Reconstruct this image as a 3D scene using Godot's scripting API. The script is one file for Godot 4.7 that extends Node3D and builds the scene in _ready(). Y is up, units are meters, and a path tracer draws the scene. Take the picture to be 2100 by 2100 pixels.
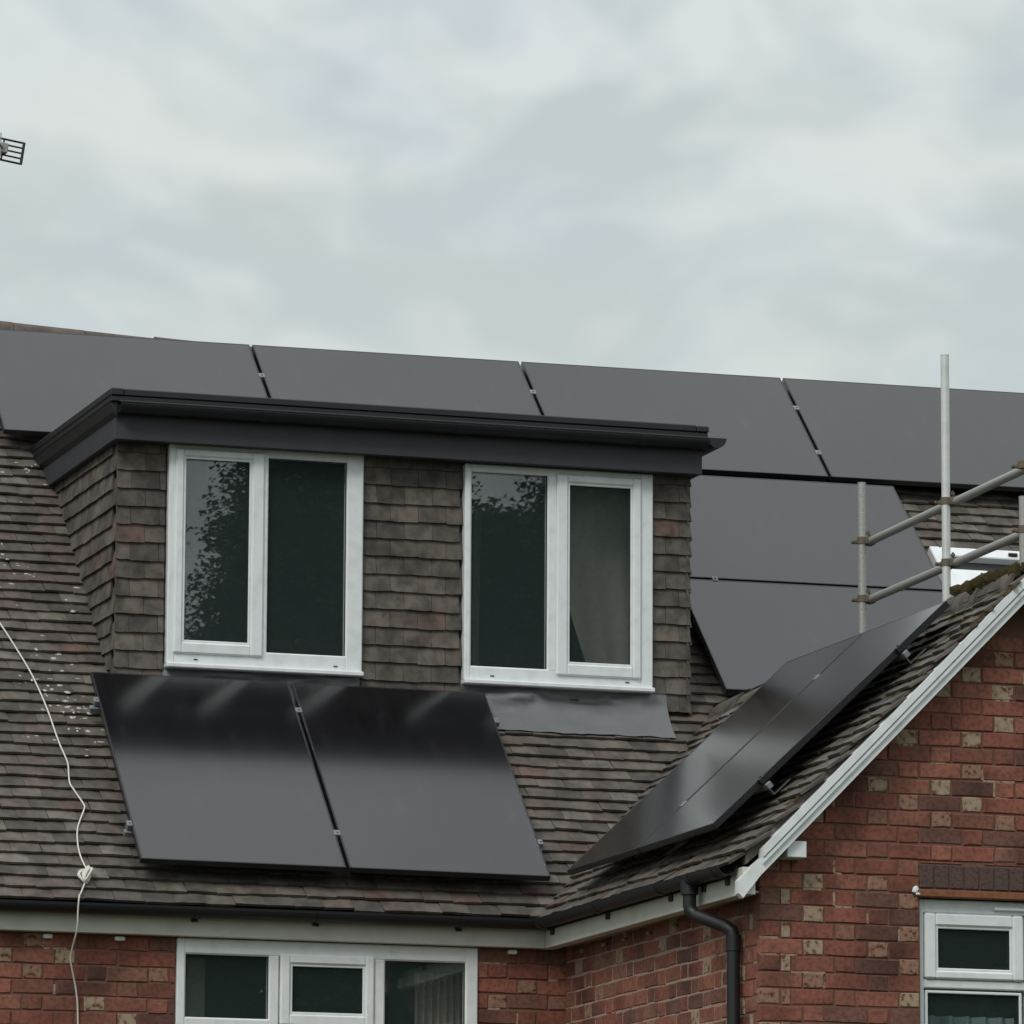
extends Node3D
# Roof of a brick house with a tile-hung dormer, a gabled wing and black solar panels under an overcast sky.
# The origin is the lower left corner of the lower solar panels; the ground lies at y = GROUND.

const GROUND := -4.87
const TH := 0.74773      # pitch of the main roof
const PH := 0.77144      # pitch of the wing's roof
const TILE_H := -0.172   # main tile battens below the panel plane
const WTILE_H := 0.0     # wing tile battens, in the wing's own axes
const WRIDGE := 2.162    # length of the wing's slope up to its ridge
const PW := 1.134        # solar panel, short side
const PL := 1.72         # solar panel, long side

var UP := Vector3(0, sin(TH), -cos(TH))
var NM := Vector3(0, cos(TH), sin(TH))
var RU := Vector3(cos(PH), sin(PH), 0)
var NW := Vector3(-sin(PH), cos(PH), 0)
var W0 := Vector3(2.25, -0.245, 0.0)   # foot of the wing's slope
var MB: Basis            # main roof axes: along the eaves, up the slope, outwards
var WB: Basis            # the same for the wing's left slope
var rng := RandomNumberGenerator.new()
var used := {}
var cam: Camera3D
var m := {}              # materials
var tiles: Array = []    # tile mesh variants
var hung_tiles: Array = []
var tile_mats: Array = []
var house: Node3D


# ---------------------------------------------------------------- helpers
func tri(st: SurfaceTool, a: Vector3, b: Vector3, c: Vector3, n: Vector3) -> void:
	if (c - a).cross(b - a).dot(n) < 0.0:
		var k := b
		b = c
		c = k
	for v in [a, b, c]:
		st.set_normal(n)
		st.add_vertex(v)


func tri_flat(st: SurfaceTool, a: Vector3, b: Vector3, c: Vector3, out: Vector3) -> void:
	var n := (c - a).cross(b - a).normalized()
	if n.dot(out) < 0.0:
		n = -n
	tri(st, a, b, c, n)


func quad(st: SurfaceTool, a: Vector3, b: Vector3, c: Vector3, d: Vector3, n: Vector3) -> void:
	tri(st, a, b, c, n)
	tri(st, a, c, d, n)


func smooth_tri(st: SurfaceTool, a: Array, b: Array, c: Array) -> void:
	if (c[0] - a[0]).cross(b[0] - a[0]).dot(a[1] + b[1] + c[1]) < 0.0:
		var k := b
		b = c
		c = k
	for v in [a, b, c]:
		st.set_normal(v[1])
		st.add_vertex(v[0])


func begin() -> SurfaceTool:
	var st := SurfaceTool.new()
	st.begin(Mesh.PRIMITIVE_TRIANGLES)
	return st


# A box with chamfered edges: from lo to hi in the axes of t.
func box(st: SurfaceTool, lo: Vector3, hi: Vector3, b := 0.0, t := Transform3D()) -> void:
	var c := (lo + hi) / 2.0
	var h := (hi - lo).abs() / 2.0
	b = minf(b, 0.45 * minf(h.x, minf(h.y, h.z)))
	var ax := [Vector3.RIGHT, Vector3.UP, Vector3.BACK]
	for i in 3:
		var j := (i + 1) % 3
		var k := (i + 2) % 3
		for s in [-1.0, 1.0]:
			var q := []
			for e in [[-1, -1], [1, -1], [1, 1], [-1, 1]]:
				q.append(t * (c + ax[i] * h[i] * s + ax[j] * (h[j] - b) * e[0] + ax[k] * (h[k] - b) * e[1]))
			quad(st, q[0], q[1], q[2], q[3], (t.basis * (ax[i] * s)).normalized())
			if b > 0.0:
				for r in [-1.0, 1.0]:
					var p := []
					for e in [-1.0, 1.0]:
						p.append(t * (c + ax[i] * h[i] * s + ax[j] * (h[j] - b) * r + ax[k] * (h[k] - b) * e))
						p.append(t * (c + ax[i] * (h[i] - b) * s + ax[j] * h[j] * r + ax[k] * (h[k] - b) * e))
					quad(st, p[0], p[1], p[3], p[2], (t.basis * (ax[i] * s + ax[j] * r)).normalized())
	if b > 0.0:
		for sx in [-1.0, 1.0]:
			for sy in [-1.0, 1.0]:
				for sz in [-1.0, 1.0]:
					var s := Vector3(sx, sy, sz)
					var p := []
					for i in 3:
						var v := h - Vector3(b, b, b)
						v[i] = h[i]
						p.append(t * (c + v * s))
					tri(st, p[0], p[1], p[2], (t.basis * s).normalized())


# A polygon in the xy plane of t, drawn out along z from d0 to d1.
func extrude(st: SurfaceTool, poly: PackedVector2Array, d0: float, d1: float, t := Transform3D()) -> void:
	var turn := -1.0 if Geometry2D.is_polygon_clockwise(poly) else 1.0
	var n := poly.size()
	for i in n:
		var a := poly[i]
		var b := poly[(i + 1) % n]
		if a.is_equal_approx(b):
			continue
		var e := b - a
		var out := (t.basis * Vector3(e.y * turn, -e.x * turn, 0)).normalized()
		quad(st, t * Vector3(a.x, a.y, d0), t * Vector3(b.x, b.y, d0), t * Vector3(b.x, b.y, d1), t * Vector3(a.x, a.y, d1), out)
	var ids := Geometry2D.triangulate_polygon(poly)
	for i in range(0, ids.size(), 3):
		var p := [poly[ids[i]], poly[ids[i + 1]], poly[ids[i + 2]]]
		for d in [d0, d1]:
			var out := (t.basis * Vector3(0, 0, 1.0 if d == maxf(d0, d1) else -1.0)).normalized()
			tri(st, t * Vector3(p[0].x, p[0].y, d), t * Vector3(p[1].x, p[1].y, d), t * Vector3(p[2].x, p[2].y, d), out)


func rect(x0: float, y0: float, x1: float, y1: float) -> PackedVector2Array:
	return PackedVector2Array([Vector2(x0, y0), Vector2(x1, y0), Vector2(x1, y1), Vector2(x0, y1)])


# A round bar along a path.
func tube(st: SurfaceTool, pts: Array, r: float, seg := 12, caps := true) -> void:
	var rings := []
	var side := Vector3.ZERO
	for i in pts.size():
		var d: Vector3 = (pts[mini(i + 1, pts.size() - 1)] - pts[maxi(i - 1, 0)]).normalized()
		if side == Vector3.ZERO:
			side = d.cross(Vector3.UP if absf(d.y) < 0.9 else Vector3.RIGHT)
		side = (side - d * side.dot(d)).normalized()
		var up := d.cross(side)
		var ring := []
		for k in seg:
			var a := TAU * k / seg
			var n := side * cos(a) + up * sin(a)
			ring.append([pts[i] + n * r, n])
		rings.append(ring)
	for i in pts.size() - 1:
		for k in seg:
			var l := (k + 1) % seg
			smooth_tri(st, rings[i][k], rings[i][l], rings[i + 1][l])
			smooth_tri(st, rings[i][k], rings[i + 1][l], rings[i + 1][k])
	if caps:
		for e in [0, pts.size() - 1]:
			var d: Vector3 = (pts[e] - pts[1 if e == 0 else e - 1]).normalized()
			for k in seg:
				tri(st, pts[e], rings[e][k][0], rings[e][(k + 1) % seg][0], d)


func numbered(parent: Node, called: String) -> String:
	var key := str(parent.get_instance_id()) + called
	used[key] = used.get(key, -1) + 1
	return called if used[key] == 0 else "%s_%03d" % [called, used[key]]


func put_mesh(called: String, mesh: Mesh, mat: Material, parent: Node = self, at := Transform3D()) -> MeshInstance3D:
	var o := MeshInstance3D.new()
	o.name = numbered(parent, called)
	o.mesh = mesh
	o.material_override = mat
	o.transform = at
	parent.add_child(o, true)
	return o


func part(called: String, st: SurfaceTool, mat: Material, parent: Node = self, at := Transform3D()) -> MeshInstance3D:
	return put_mesh(called, st.commit(), mat, parent, at)


func stuff(called: String, mesh: Mesh, mat: Material, where: Array, parent: Node, tints: Array = []) -> void:
	if where.is_empty():
		return
	var mm := MultiMesh.new()
	mm.transform_format = MultiMesh.TRANSFORM_3D
	mm.use_colors = not tints.is_empty()
	mm.mesh = mesh
	mm.instance_count = where.size()
	for i in where.size():
		mm.set_instance_transform(i, where[i])
		if not tints.is_empty():
			mm.set_instance_color(i, tints[i])
	var o := MultiMeshInstance3D.new()
	o.name = numbered(parent, called)
	o.multimesh = mm
	o.material_override = mat
	o.set_meta("kind", "stuff")
	parent.add_child(o, true)


func thing(called: String, label: String, category: String, group := "", at := Transform3D()) -> Node3D:
	var o := Node3D.new()
	o.name = numbered(self, called)
	o.transform = at
	add_child(o, true)
	return tag(o, label, category, group)


func tag(o: Node3D, label: String, category: String, group := "") -> Node3D:
	o.set_meta("label", label)
	o.set_meta("category", category)
	if group:
		o.set_meta("group", group)
	return o


func on_main(x: float, s: float, h := 0.0) -> Vector3:
	return Vector3(x, 0, 0) + UP * s + NM * h


func on_wing(s: float, z: float, h := 0.0) -> Vector3:
	var sag := 0.13 * clampf((3.1 - z) / 4.6, 0.0, 1.0) * clampf(s / WRIDGE, 0.0, 1.0)   # the old ridge dips towards the main roof
	return W0 + RU * s + Vector3(0, -sag, z) + NW * h


# ---------------------------------------------------------------- materials
func noise_tex(f: float, stops: Array, kind := FastNoiseLite.TYPE_SIMPLEX_SMOOTH, sd := 1, octaves := 4, size := 512, raw := false) -> NoiseTexture2D:
	var n := FastNoiseLite.new()
	n.noise_type = kind
	n.seed = sd
	n.frequency = f
	n.fractal_octaves = octaves
	var t := NoiseTexture2D.new()
	t.width = size
	t.height = size
	t.seamless = true
	t.noise = n
	if not raw:
		var g := Gradient.new()
		g.offsets = PackedFloat32Array(stops.map(func(s): return s[0]))
		g.colors = PackedColorArray(stops.map(func(s): return s[1] if s[1] is Color else Color(s[1], s[1], s[1])))
		t.color_ramp = g
	return t


func mat(called: String, albedo: Color, rough := 0.8, tex: Texture2D = null, scale := 1.0, bump: Texture2D = null, bump_cm := 0.0, metal := 0.0, spec := 0.5) -> StandardMaterial3D:
	var k := StandardMaterial3D.new()
	k.resource_name = called
	k.albedo_color = albedo.linear_to_srgb()
	k.roughness = rough
	k.metallic = metal
	k.metallic_specular = spec
	if tex or bump:
		k.uv1_triplanar = true
		k.uv1_world_triplanar = true
		k.uv1_scale = Vector3.ONE * scale
	if tex:
		k.albedo_texture = tex
	if bump:
		k.heightmap_enabled = true
		k.heightmap_texture = bump
		k.heightmap_scale = bump_cm
	return k


# Weathering in patches larger than one tile or brick.
func stained(k: StandardMaterial3D, t: Texture2D, scale: float) -> void:
	k.detail_enabled = true
	k.detail_blend_mode = BaseMaterial3D.BLEND_MODE_MUL
	k.detail_albedo = t
	k.detail_uv_layer = BaseMaterial3D.DETAIL_UV_2
	k.uv2_triplanar = true
	k.uv2_world_triplanar = true
	k.uv2_scale = Vector3.ONE * scale


func materials() -> void:
	var grain := noise_tex(0.03, [], FastNoiseLite.TYPE_SIMPLEX_SMOOTH, 3, 5, 512, true)
	var pits := noise_tex(0.06, [], FastNoiseLite.TYPE_PERLIN, 8, 4, 512, true)
	# weathered clay: dark patches, pale lichen specks
	var clay := noise_tex(0.010, [[0.0, 0.7], [0.35, 0.87], [0.6, 0.96], [1.0, Color(1, 1, 0.96)]], FastNoiseLite.TYPE_SIMPLEX_SMOOTH, 5, 5, 1024)
	var face := noise_tex(0.012, [[0.0, 0.72], [0.35, 0.88], [0.6, 0.96], [1.0, 1.0]], FastNoiseLite.TYPE_SIMPLEX_SMOOTH, 11, 5, 1024)
	var flaky := noise_tex(0.010, [[0.0, Color(0.5, 0.34, 0.27)], [0.24, Color(0.68, 0.52, 0.43)], [0.33, Color(0.86, 0.81, 0.75)], [0.6, Color(0.95, 0.92, 0.87)], [1.0, Color(1, 0.98, 0.95)]], FastNoiseLite.TYPE_SIMPLEX_SMOOTH, 21, 4, 512)
	var soft := noise_tex(0.008, [[0.0, 0.93], [0.5, 0.98], [1.0, 1.0]], FastNoiseLite.TYPE_SIMPLEX_SMOOTH, 31, 5, 512)
	var mossy := noise_tex(0.05, [[0.0, Color(0.4, 0.36, 0.25)], [0.5, Color(0.8, 0.76, 0.5)], [1.0, Color(1, 1, 0.75)]], FastNoiseLite.TYPE_SIMPLEX_SMOOTH, 41, 5, 512)
	var stain := noise_tex(0.009, [[0.0, 0.66], [0.3, 0.78], [0.55, 0.94], [1.0, 1.0]], FastNoiseLite.TYPE_SIMPLEX_SMOOTH, 91, 5, 1024)
	var soot := noise_tex(0.006, [[0.0, 0.62], [0.35, 0.85], [0.6, 1.0], [1.0, 1.0]], FastNoiseLite.TYPE_SIMPLEX_SMOOTH, 93, 3, 512)
	var tones := [Color(0.133, 0.116, 0.098), Color(0.156, 0.135, 0.113), Color(0.112, 0.099, 0.086), Color(0.175, 0.152, 0.127), Color(0.15, 0.121, 0.103), Color(0.215, 0.194, 0.166), Color(0.17, 0.114, 0.092)]
	for i in tones.size():
		tile_mats.append(mat("clay_tile_%d" % i, tones[i], 0.85, clay, 1.2, grain, 0.08))
	m.tile_rest = mat("clay_tile_rest", Color(0.98, 0.98, 0.98), 0.85, clay, 1.2, grain, 0.08)
	m.tile_rest.vertex_color_use_as_albedo = true
	for k in tile_mats + [m.tile_rest]:
		stained(k, stain, 0.55)
	m.deck = mat("batten", Color(0.03, 0.027, 0.024), 0.9)
	m.bricks = []
	for c in [Color(0.29, 0.10, 0.068), Color(0.255, 0.088, 0.061), Color(0.33, 0.124, 0.084), Color(0.21, 0.08, 0.056), Color(0.29, 0.115, 0.078), Color(0.19, 0.085, 0.064), Color(0.26, 0.122, 0.088)]:
		m.bricks.append(mat("red_brick_%d" % m.bricks.size(), c, 0.9, face, 2.2, pits, 0.1))
		stained(m.bricks[-1], soot, 0.6)
	m.pale = [mat("pale_brick", Color(0.36, 0.295, 0.235), 0.9, flaky, 4.0, pits, 0.12), mat("dull_brick", Color(0.29, 0.18, 0.14), 0.9, flaky, 5.0, pits, 0.12)]
	m.mortar = mat("mortar", Color(0.17, 0.085, 0.062), 0.95, soft, 6.0, pits, 0.2)
	m.pointing = mat("pale_mortar", Color(0.42, 0.29, 0.225), 0.95, face, 4.0, pits, 0.2)
	m.verge = mat("verge_mortar", Color(0.16, 0.14, 0.115), 0.95, face, 4.0)
	m.soldier = mat("dark_brick", Color(0.10, 0.062, 0.053), 0.85, face, 3.0, pits, 0.2)
	m.rust = mat("rusted_steel", Color(0.24, 0.095, 0.042), 0.8, face, 2.0)
	m.white = mat("white_plastic", Color(0.77, 0.81, 0.82), 0.35, soft, 2.0)
	m.old_white = mat("weathered_white_paint", Color(0.60, 0.60, 0.55), 0.6, soft, 1.2)
	m.gasket = mat("black_gasket", Color(0.015, 0.015, 0.015), 0.7)
	m.black = mat("black_plastic", Color(0.010, 0.011, 0.0135), 0.5, soft, 3.0)
	m.edge = mat("grey_edge_trim", Color(0.04, 0.043, 0.048), 0.35)
	m.fascia = mat("charcoal_board", Color(0.036, 0.039, 0.047), 0.6, soft, 1.5)
	m.lead = mat("lead_sheet", Color(0.15, 0.16, 0.163), 0.4, soft, 1.6, null, 0.0, 0.1)
	m.moss = mat("moss", Color(0.085, 0.069, 0.042), 1.0, mossy, 8.0, pits, 0.5)
	m.lichen = mat("lichen", Color(0.55, 0.55, 0.48), 0.95, face, 9.0)
	var dust := noise_tex(0.01, [[0.0, 0.42], [0.5, 0.5], [0.75, 0.54], [1.0, 0.75]], FastNoiseLite.TYPE_SIMPLEX_SMOOTH, 51, 4, 512)
	m.cell = mat("solar_glass", Color(0.031, 0.0305, 0.037), 0.13, dust, 1.0, null, 0.0, 0.0, 0.70)
	m.cell.uv1_world_triplanar = false
	m.cell.uv1_scale = Vector3(1.6, 0.35, 1.6)
	m.anodised = mat("black_anodised", Color(0.016, 0.016, 0.018), 0.3)
	m.alloy = mat("aluminium", Color(0.55, 0.56, 0.57), 0.35, null, 1.0, null, 0.0, 0.9)
	m.dull_alloy = mat("dull_aluminium", Color(0.22, 0.23, 0.24), 0.5, null, 1.0, null, 0.0, 0.3)
	m.zinc = mat("galvanised_steel", Color(0.66, 0.68, 0.67), 0.45, soft, 3.0, null, 0.0, 0.3)
	m.old_zinc = mat("dull_galvanised_steel", Color(0.42, 0.42, 0.39), 0.55, face, 6.0, null, 0.0, 0.3)
	m.coupler = mat("rusty_coupler", Color(0.17, 0.14, 0.10), 0.7, face, 12.0, null, 0.0, 0.3)
	m.wire = mat("white_cable", Color(0.62, 0.6, 0.54), 0.5)
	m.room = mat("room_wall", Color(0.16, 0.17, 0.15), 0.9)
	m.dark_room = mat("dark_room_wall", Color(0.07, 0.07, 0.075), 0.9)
	m.fabric = mat("curtain_cloth", Color(0.24, 0.23, 0.20), 0.95, soft, 4.0)
	m.blue_fabric = mat("blind_cloth", Color(0.30, 0.38, 0.41), 0.95, soft, 4.0)
	m.needle = mat("conifer_leaf", Color(0.022, 0.036, 0.016), 0.9)
	m.bark = mat("bark", Color(0.09, 0.065, 0.045), 0.95, face, 3.0)
	m.grass = mat("grass", Color(0.06, 0.085, 0.03), 1.0, mossy, 0.6)
	var g := StandardMaterial3D.new()
	g.resource_name = "window_glass"
	g.transparency = BaseMaterial3D.TRANSPARENCY_ALPHA
	g.albedo_color = Color(0.78, 0.95, 0.92, 0.010)
	g.roughness = 0.0
	g.metallic_specular = 0.5
	# panes bow a little, which bends what they mirror
	g.uv1_triplanar = true
	g.uv1_world_triplanar = true
	g.uv1_scale = Vector3.ONE * 0.8
	g.heightmap_enabled = true
	g.heightmap_texture = noise_tex(0.006, [], FastNoiseLite.TYPE_SIMPLEX_SMOOTH, 61, 2, 512, true)
	g.heightmap_scale = 0.005
	m.glass = g


# ---------------------------------------------------------------- sky
func sky_panorama() -> Texture2D:
	var w := 4096
	var h := 2048
	var big := FastNoiseLite.new()
	big.seed = 12
	big.frequency = 10.5
	big.fractal_octaves = 6
	big.fractal_gain = 0.6
	big.domain_warp_enabled = true
	big.domain_warp_amplitude = 0.045
	big.domain_warp_frequency = 5.0
	big.domain_warp_fractal_octaves = 2
	var tone := FastNoiseLite.new()
	tone.seed = 77
	tone.frequency = 14.0
	tone.fractal_octaves = 3
	var im := Image.create(w, h, false, Image.FORMAT_RGBAF)
	var low := Color(0.20, 0.22, 0.2)
	im.fill(low)
	var cool := Vector3(0.535, 0.60, 0.622)
	var cream := Vector3(0.71, 0.762, 0.758)
	for y in h / 2 + 8:
		var e := (0.5 - (y + 0.5) / h) * PI
		var ce := cos(e)
		var se := sin(e)
		var lift := 1.0 + 0.62 * smoothstep(0.25, 1.2, e)
		for x in w:
			var a := ((x + 0.5) / w - 0.5) * TAU
			var dx := sin(a) * ce
			var dz := -cos(a) * ce
			var sx := dx
			var sy := se * 2.0 - dx * 0.25
			var n := big.get_noise_3d(sx, sy, dz)
			var k := clampf(0.50 + 2.0 * n, 0.0, 1.0)
			k = k * 0.85 + 0.15 * smoothstep(0.30, 0.10, e)
			var c := cool.lerp(cream, k)
			var q := tone.get_noise_3d(dx, sy, dz) * 0.05
			c += Vector3(-q * 0.3, -q * 0.2, q * 0.5)
			c *= Vector3(1, 1, 1).lerp(Vector3(1.04, 0.985, 1.0), smoothstep(0.3, 0.9, e)) * lift
			im.set_pixel(x, y, Color(c.x, c.y, c.z))
	return ImageTexture.create_from_image(im)


# ---------------------------------------------------------------- what the camera sees
func pixel(p: Vector3) -> Vector2:
	var q := cam.transform.affine_inverse() * p
	var k := 0.5 / tan(deg_to_rad(cam.fov) / 2.0)
	return Vector2(0.5 + k * q.x / -q.z, 0.5 - k * q.y / -q.z)


func framed(p: Vector3, edge := 0.02) -> bool:
	var u := pixel(p)
	return u.x > -edge and u.x < 1.0 + edge and u.y > -edge and u.y < 1.0 + edge


var main_panels := [Rect2(0, 0, 2.288, 1.72), Rect2(-0.1, 4.2, 6.94, 1.134), Rect2(3.8, 1.88, 1.72, 2.288)]


func hit(p: Vector3, n: Vector3, d: float) -> Array:   # where the line from p to the camera crosses a plane: [point, share of the way]
	var r := cam.position - p
	var t := (d - n.dot(p)) / n.dot(r)
	return [p + r * t, t]


func hidden_on_main(p: Vector3) -> bool:
	var a := hit(p, NM, 0.0)
	if a[1] > 0.0:
		var u := Vector2(a[0].x, a[0].dot(UP))
		for r in main_panels:
			if r.grow(-0.03).has_point(u):
				return true
	var b := hit(p, Vector3.BACK, -1.38)
	if b[1] > 0.0 and b[0].x > 0.2 and b[0].x < 3.55 and b[0].y > 1.15 and b[0].y < 2.75:
		return true
	var c := hit(p, NW, NW.dot(W0) + WTILE_H)
	if c[1] > 0.0:
		var s: float = (c[0] - W0).dot(RU)
		if s > 0.0 and s < WRIDGE and c[0].z < 3.1:
			return true
	return false


func hidden_on_wing(p: Vector3) -> bool:
	var a := hit(p, NW, NW.dot(W0) + 0.125)
	var u := Vector2(a[0].z - 0.457, (a[0] - W0).dot(RU) - 0.145)
	if a[1] > 0.0 and Rect2(0, 0, 2.288, 1.74).grow(-0.03).has_point(u):
		return true
	return p.dot(NM) < TILE_H - 0.03


# ---------------------------------------------------------------- tiles
# A plain clay tile: x across, y up the slope from its lower edge, z outwards from the battens.
func make_tile(sd: int, w := 0.163, length := 0.16, hung := false) -> ArrayMesh:
	var r := RandomNumberGenerator.new()
	r.seed = sd
	var st := begin()
	var cols := 4
	var ys := [0.0, 0.07, length]
	var top := []
	for i in cols + 1:
		var x := (float(i) / cols - 0.5) * w
		var col := []
		for j in ys.size():
			var y: float = ys[j] + (r.randf_range(-0.0022, 0.0022) if j == 0 else 0.0)
			if j == 0 and (i == 0 or i == cols):
				y += r.randf_range(0.0, 0.003)
			col.append(Vector3(x, y, (0.031 if hung else 0.040) - (0.14 if hung else 0.19) * y - (0.0008 if hung else 0.0016) * pow(2.0 * x / w, 2) + r.randf_range(-0.0006, 0.0006)))
		top.append(col)
	var down := Vector3(0, 0, -0.012 if hung else -0.0155)
	for i in cols:
		for j in 2:
			tri_flat(st, top[i][j], top[i + 1][j], top[i + 1][j + 1], Vector3.BACK)
			tri_flat(st, top[i][j], top[i + 1][j + 1], top[i][j + 1], Vector3.BACK)
		tri_flat(st, top[i][0], top[i + 1][0], top[i + 1][0] + down, Vector3.DOWN)
		tri_flat(st, top[i][0], top[i + 1][0] + down, top[i][0] + down, Vector3.DOWN)
		tri_flat(st, top[i][0] + down, top[i + 1][0] + down, top[i + 1][2] + down, Vector3.FORWARD)
		tri_flat(st, top[i][0] + down, top[i + 1][2] + down, top[i][2] + down, Vector3.FORWARD)
	for i in [0, cols]:
		var out := Vector3.LEFT if i == 0 else Vector3.RIGHT
		for j in 2:
			quad(st, top[i][j], top[i][j + 1], top[i][j + 1] + down, top[i][j] + down, out)
	return st.commit()


func tile_at(o: Vector3, b: Basis, lively := 1.0) -> Transform3D:
	var slip := rng.randf_range(-0.006, 0.006) if rng.randf() > 0.03 else rng.randf_range(-0.016, -0.008)
	var j := b * Basis.from_euler(Vector3(rng.randf_range(-0.016, 0.014), rng.randf_range(-0.025, 0.025), rng.randf_range(-0.02, 0.02)) * lively)
	return Transform3D(j, o + b.y * slip * lively + b.z * rng.randf_range(0.0, 0.004) * lively)


# Lays the tiles in a list of [where, shows]: the 300 nearest that show as parts, the rest as one.
func lay_tiles(called: String, list: Array, parent: Node, dark := 0.0) -> void:
	var shown := list.filter(func(t): return t[1])
	shown.sort_custom(func(a, b): return a[0].origin.distance_squared_to(cam.position) < b[0].origin.distance_squared_to(cam.position))
	var rest := list.filter(func(t): return not t[1])
	for i in shown.size():
		if i >= 300:
			rest.append(shown[i])
			continue
		put_mesh(called, tiles[rng.randi() % tiles.size()], pick_tone(), parent, shown[i][0])
	var tints := []
	for t in rest:
		var k: StandardMaterial3D = pick_tone()
		tints.append(k.albedo_color.srgb_to_linear())
	stuff(called + "s", tiles[0], m.tile_rest, rest.map(func(t): return t[0]), parent, tints)


func pick_tone() -> StandardMaterial3D:
	var k := rng.randf()
	return tile_mats[6] if k < 0.025 else tile_mats[5] if k < 0.1 else tile_mats[rng.randi() % 5]


# A row of half-round ridge tiles from a to b.
func ridge(a: Vector3, b: Vector3, r: float, parent: Node, mat_of: Callable) -> void:
	var d := (b - a).normalized()
	var side := d.cross(Vector3.UP).normalized()
	var n := int(ceil(a.distance_to(b) / 0.45))
	for i in n:
		var st := begin()
		var p := a + d * 0.45 * i
		var q := p + d * 0.446
		var ring := []
		for k in 9:
			var t := PI * (k / 8.0 * 1.1 - 0.05)
			ring.append(side * cos(t) + Vector3.UP * sin(t))
		for k in 8:
			var r0 := r * 1.03
			smooth_tri(st, [p + ring[k] * r0, ring[k]], [p + ring[k + 1] * r0, ring[k + 1]], [q + ring[k + 1] * r, ring[k + 1]])
			smooth_tri(st, [p + ring[k] * r0, ring[k]], [q + ring[k + 1] * r, ring[k + 1]], [q + ring[k] * r, ring[k]])
			for e in [[p, -d, r0], [q, d, r]]:
				quad(st, e[0] + ring[k] * e[2], e[0] + ring[k + 1] * e[2], e[0] + ring[k + 1] * (e[2] - 0.02), e[0] + ring[k] * (e[2] - 0.02), e[1])
			smooth_tri(st, [p + ring[k] * (r - 0.02), -ring[k]], [p + ring[k + 1] * (r - 0.02), -ring[k + 1]], [q + ring[k + 1] * (r - 0.02), -ring[k + 1]])
			smooth_tri(st, [p + ring[k] * (r - 0.02), -ring[k]], [q + ring[k + 1] * (r - 0.02), -ring[k + 1]], [q + ring[k] * (r - 0.02), -ring[k]])
		part("ridge_tile", st, mat_of.call(), parent, Transform3D(Basis(), Vector3(0, rng.randf_range(-0.006, 0.006), 0)))


# ---------------------------------------------------------------- brickwork
func brick_mesh(w: float, h: float, sd: int) -> ArrayMesh:
	var r := RandomNumberGenerator.new()
	r.seed = sd
	var st := begin()
	var j := func() -> float: return r.randf_range(-0.0038, 0.0030)
	var a := [Vector2(-w / 2, 0), Vector2(0, 0), Vector2(w / 2, 0), Vector2(w / 2, h / 2), Vector2(w / 2, h), Vector2(0, h), Vector2(-w / 2, h), Vector2(-w / 2, h / 2)]
	var back := []
	var front := []
	var c := Vector2(0, h / 2)
	for v in a:
		var p := Vector2(v.x + j.call(), v.y + j.call())
		back.append(p)
		front.append(c + (p - c) * Vector2(1.0 - 0.007 / w, 1.0 - 0.008 / h))
	var n := a.size()
	for i in n:
		var k := (i + 1) % n
		var e: Vector2 = back[k] - back[i]
		var out := Vector3(e.y, -e.x, 0).normalized()
		quad(st, Vector3(back[i].x, back[i].y, -0.04), Vector3(back[k].x, back[k].y, -0.04), Vector3(back[k].x, back[k].y, 0.008), Vector3(back[i].x, back[i].y, 0.008), out)
		quad(st, Vector3(back[i].x, back[i].y, 0.008), Vector3(back[k].x, back[k].y, 0.008), Vector3(front[k].x, front[k].y, 0.0115), Vector3(front[i].x, front[i].y, 0.0115), (out + Vector3.BACK).normalized())
		tri(st, Vector3(c.x, c.y, 0.0118), Vector3(front[i].x, front[i].y, 0.0115), Vector3(front[k].x, front[k].y, 0.0115), Vector3.BACK)
	return st.commit()


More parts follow.
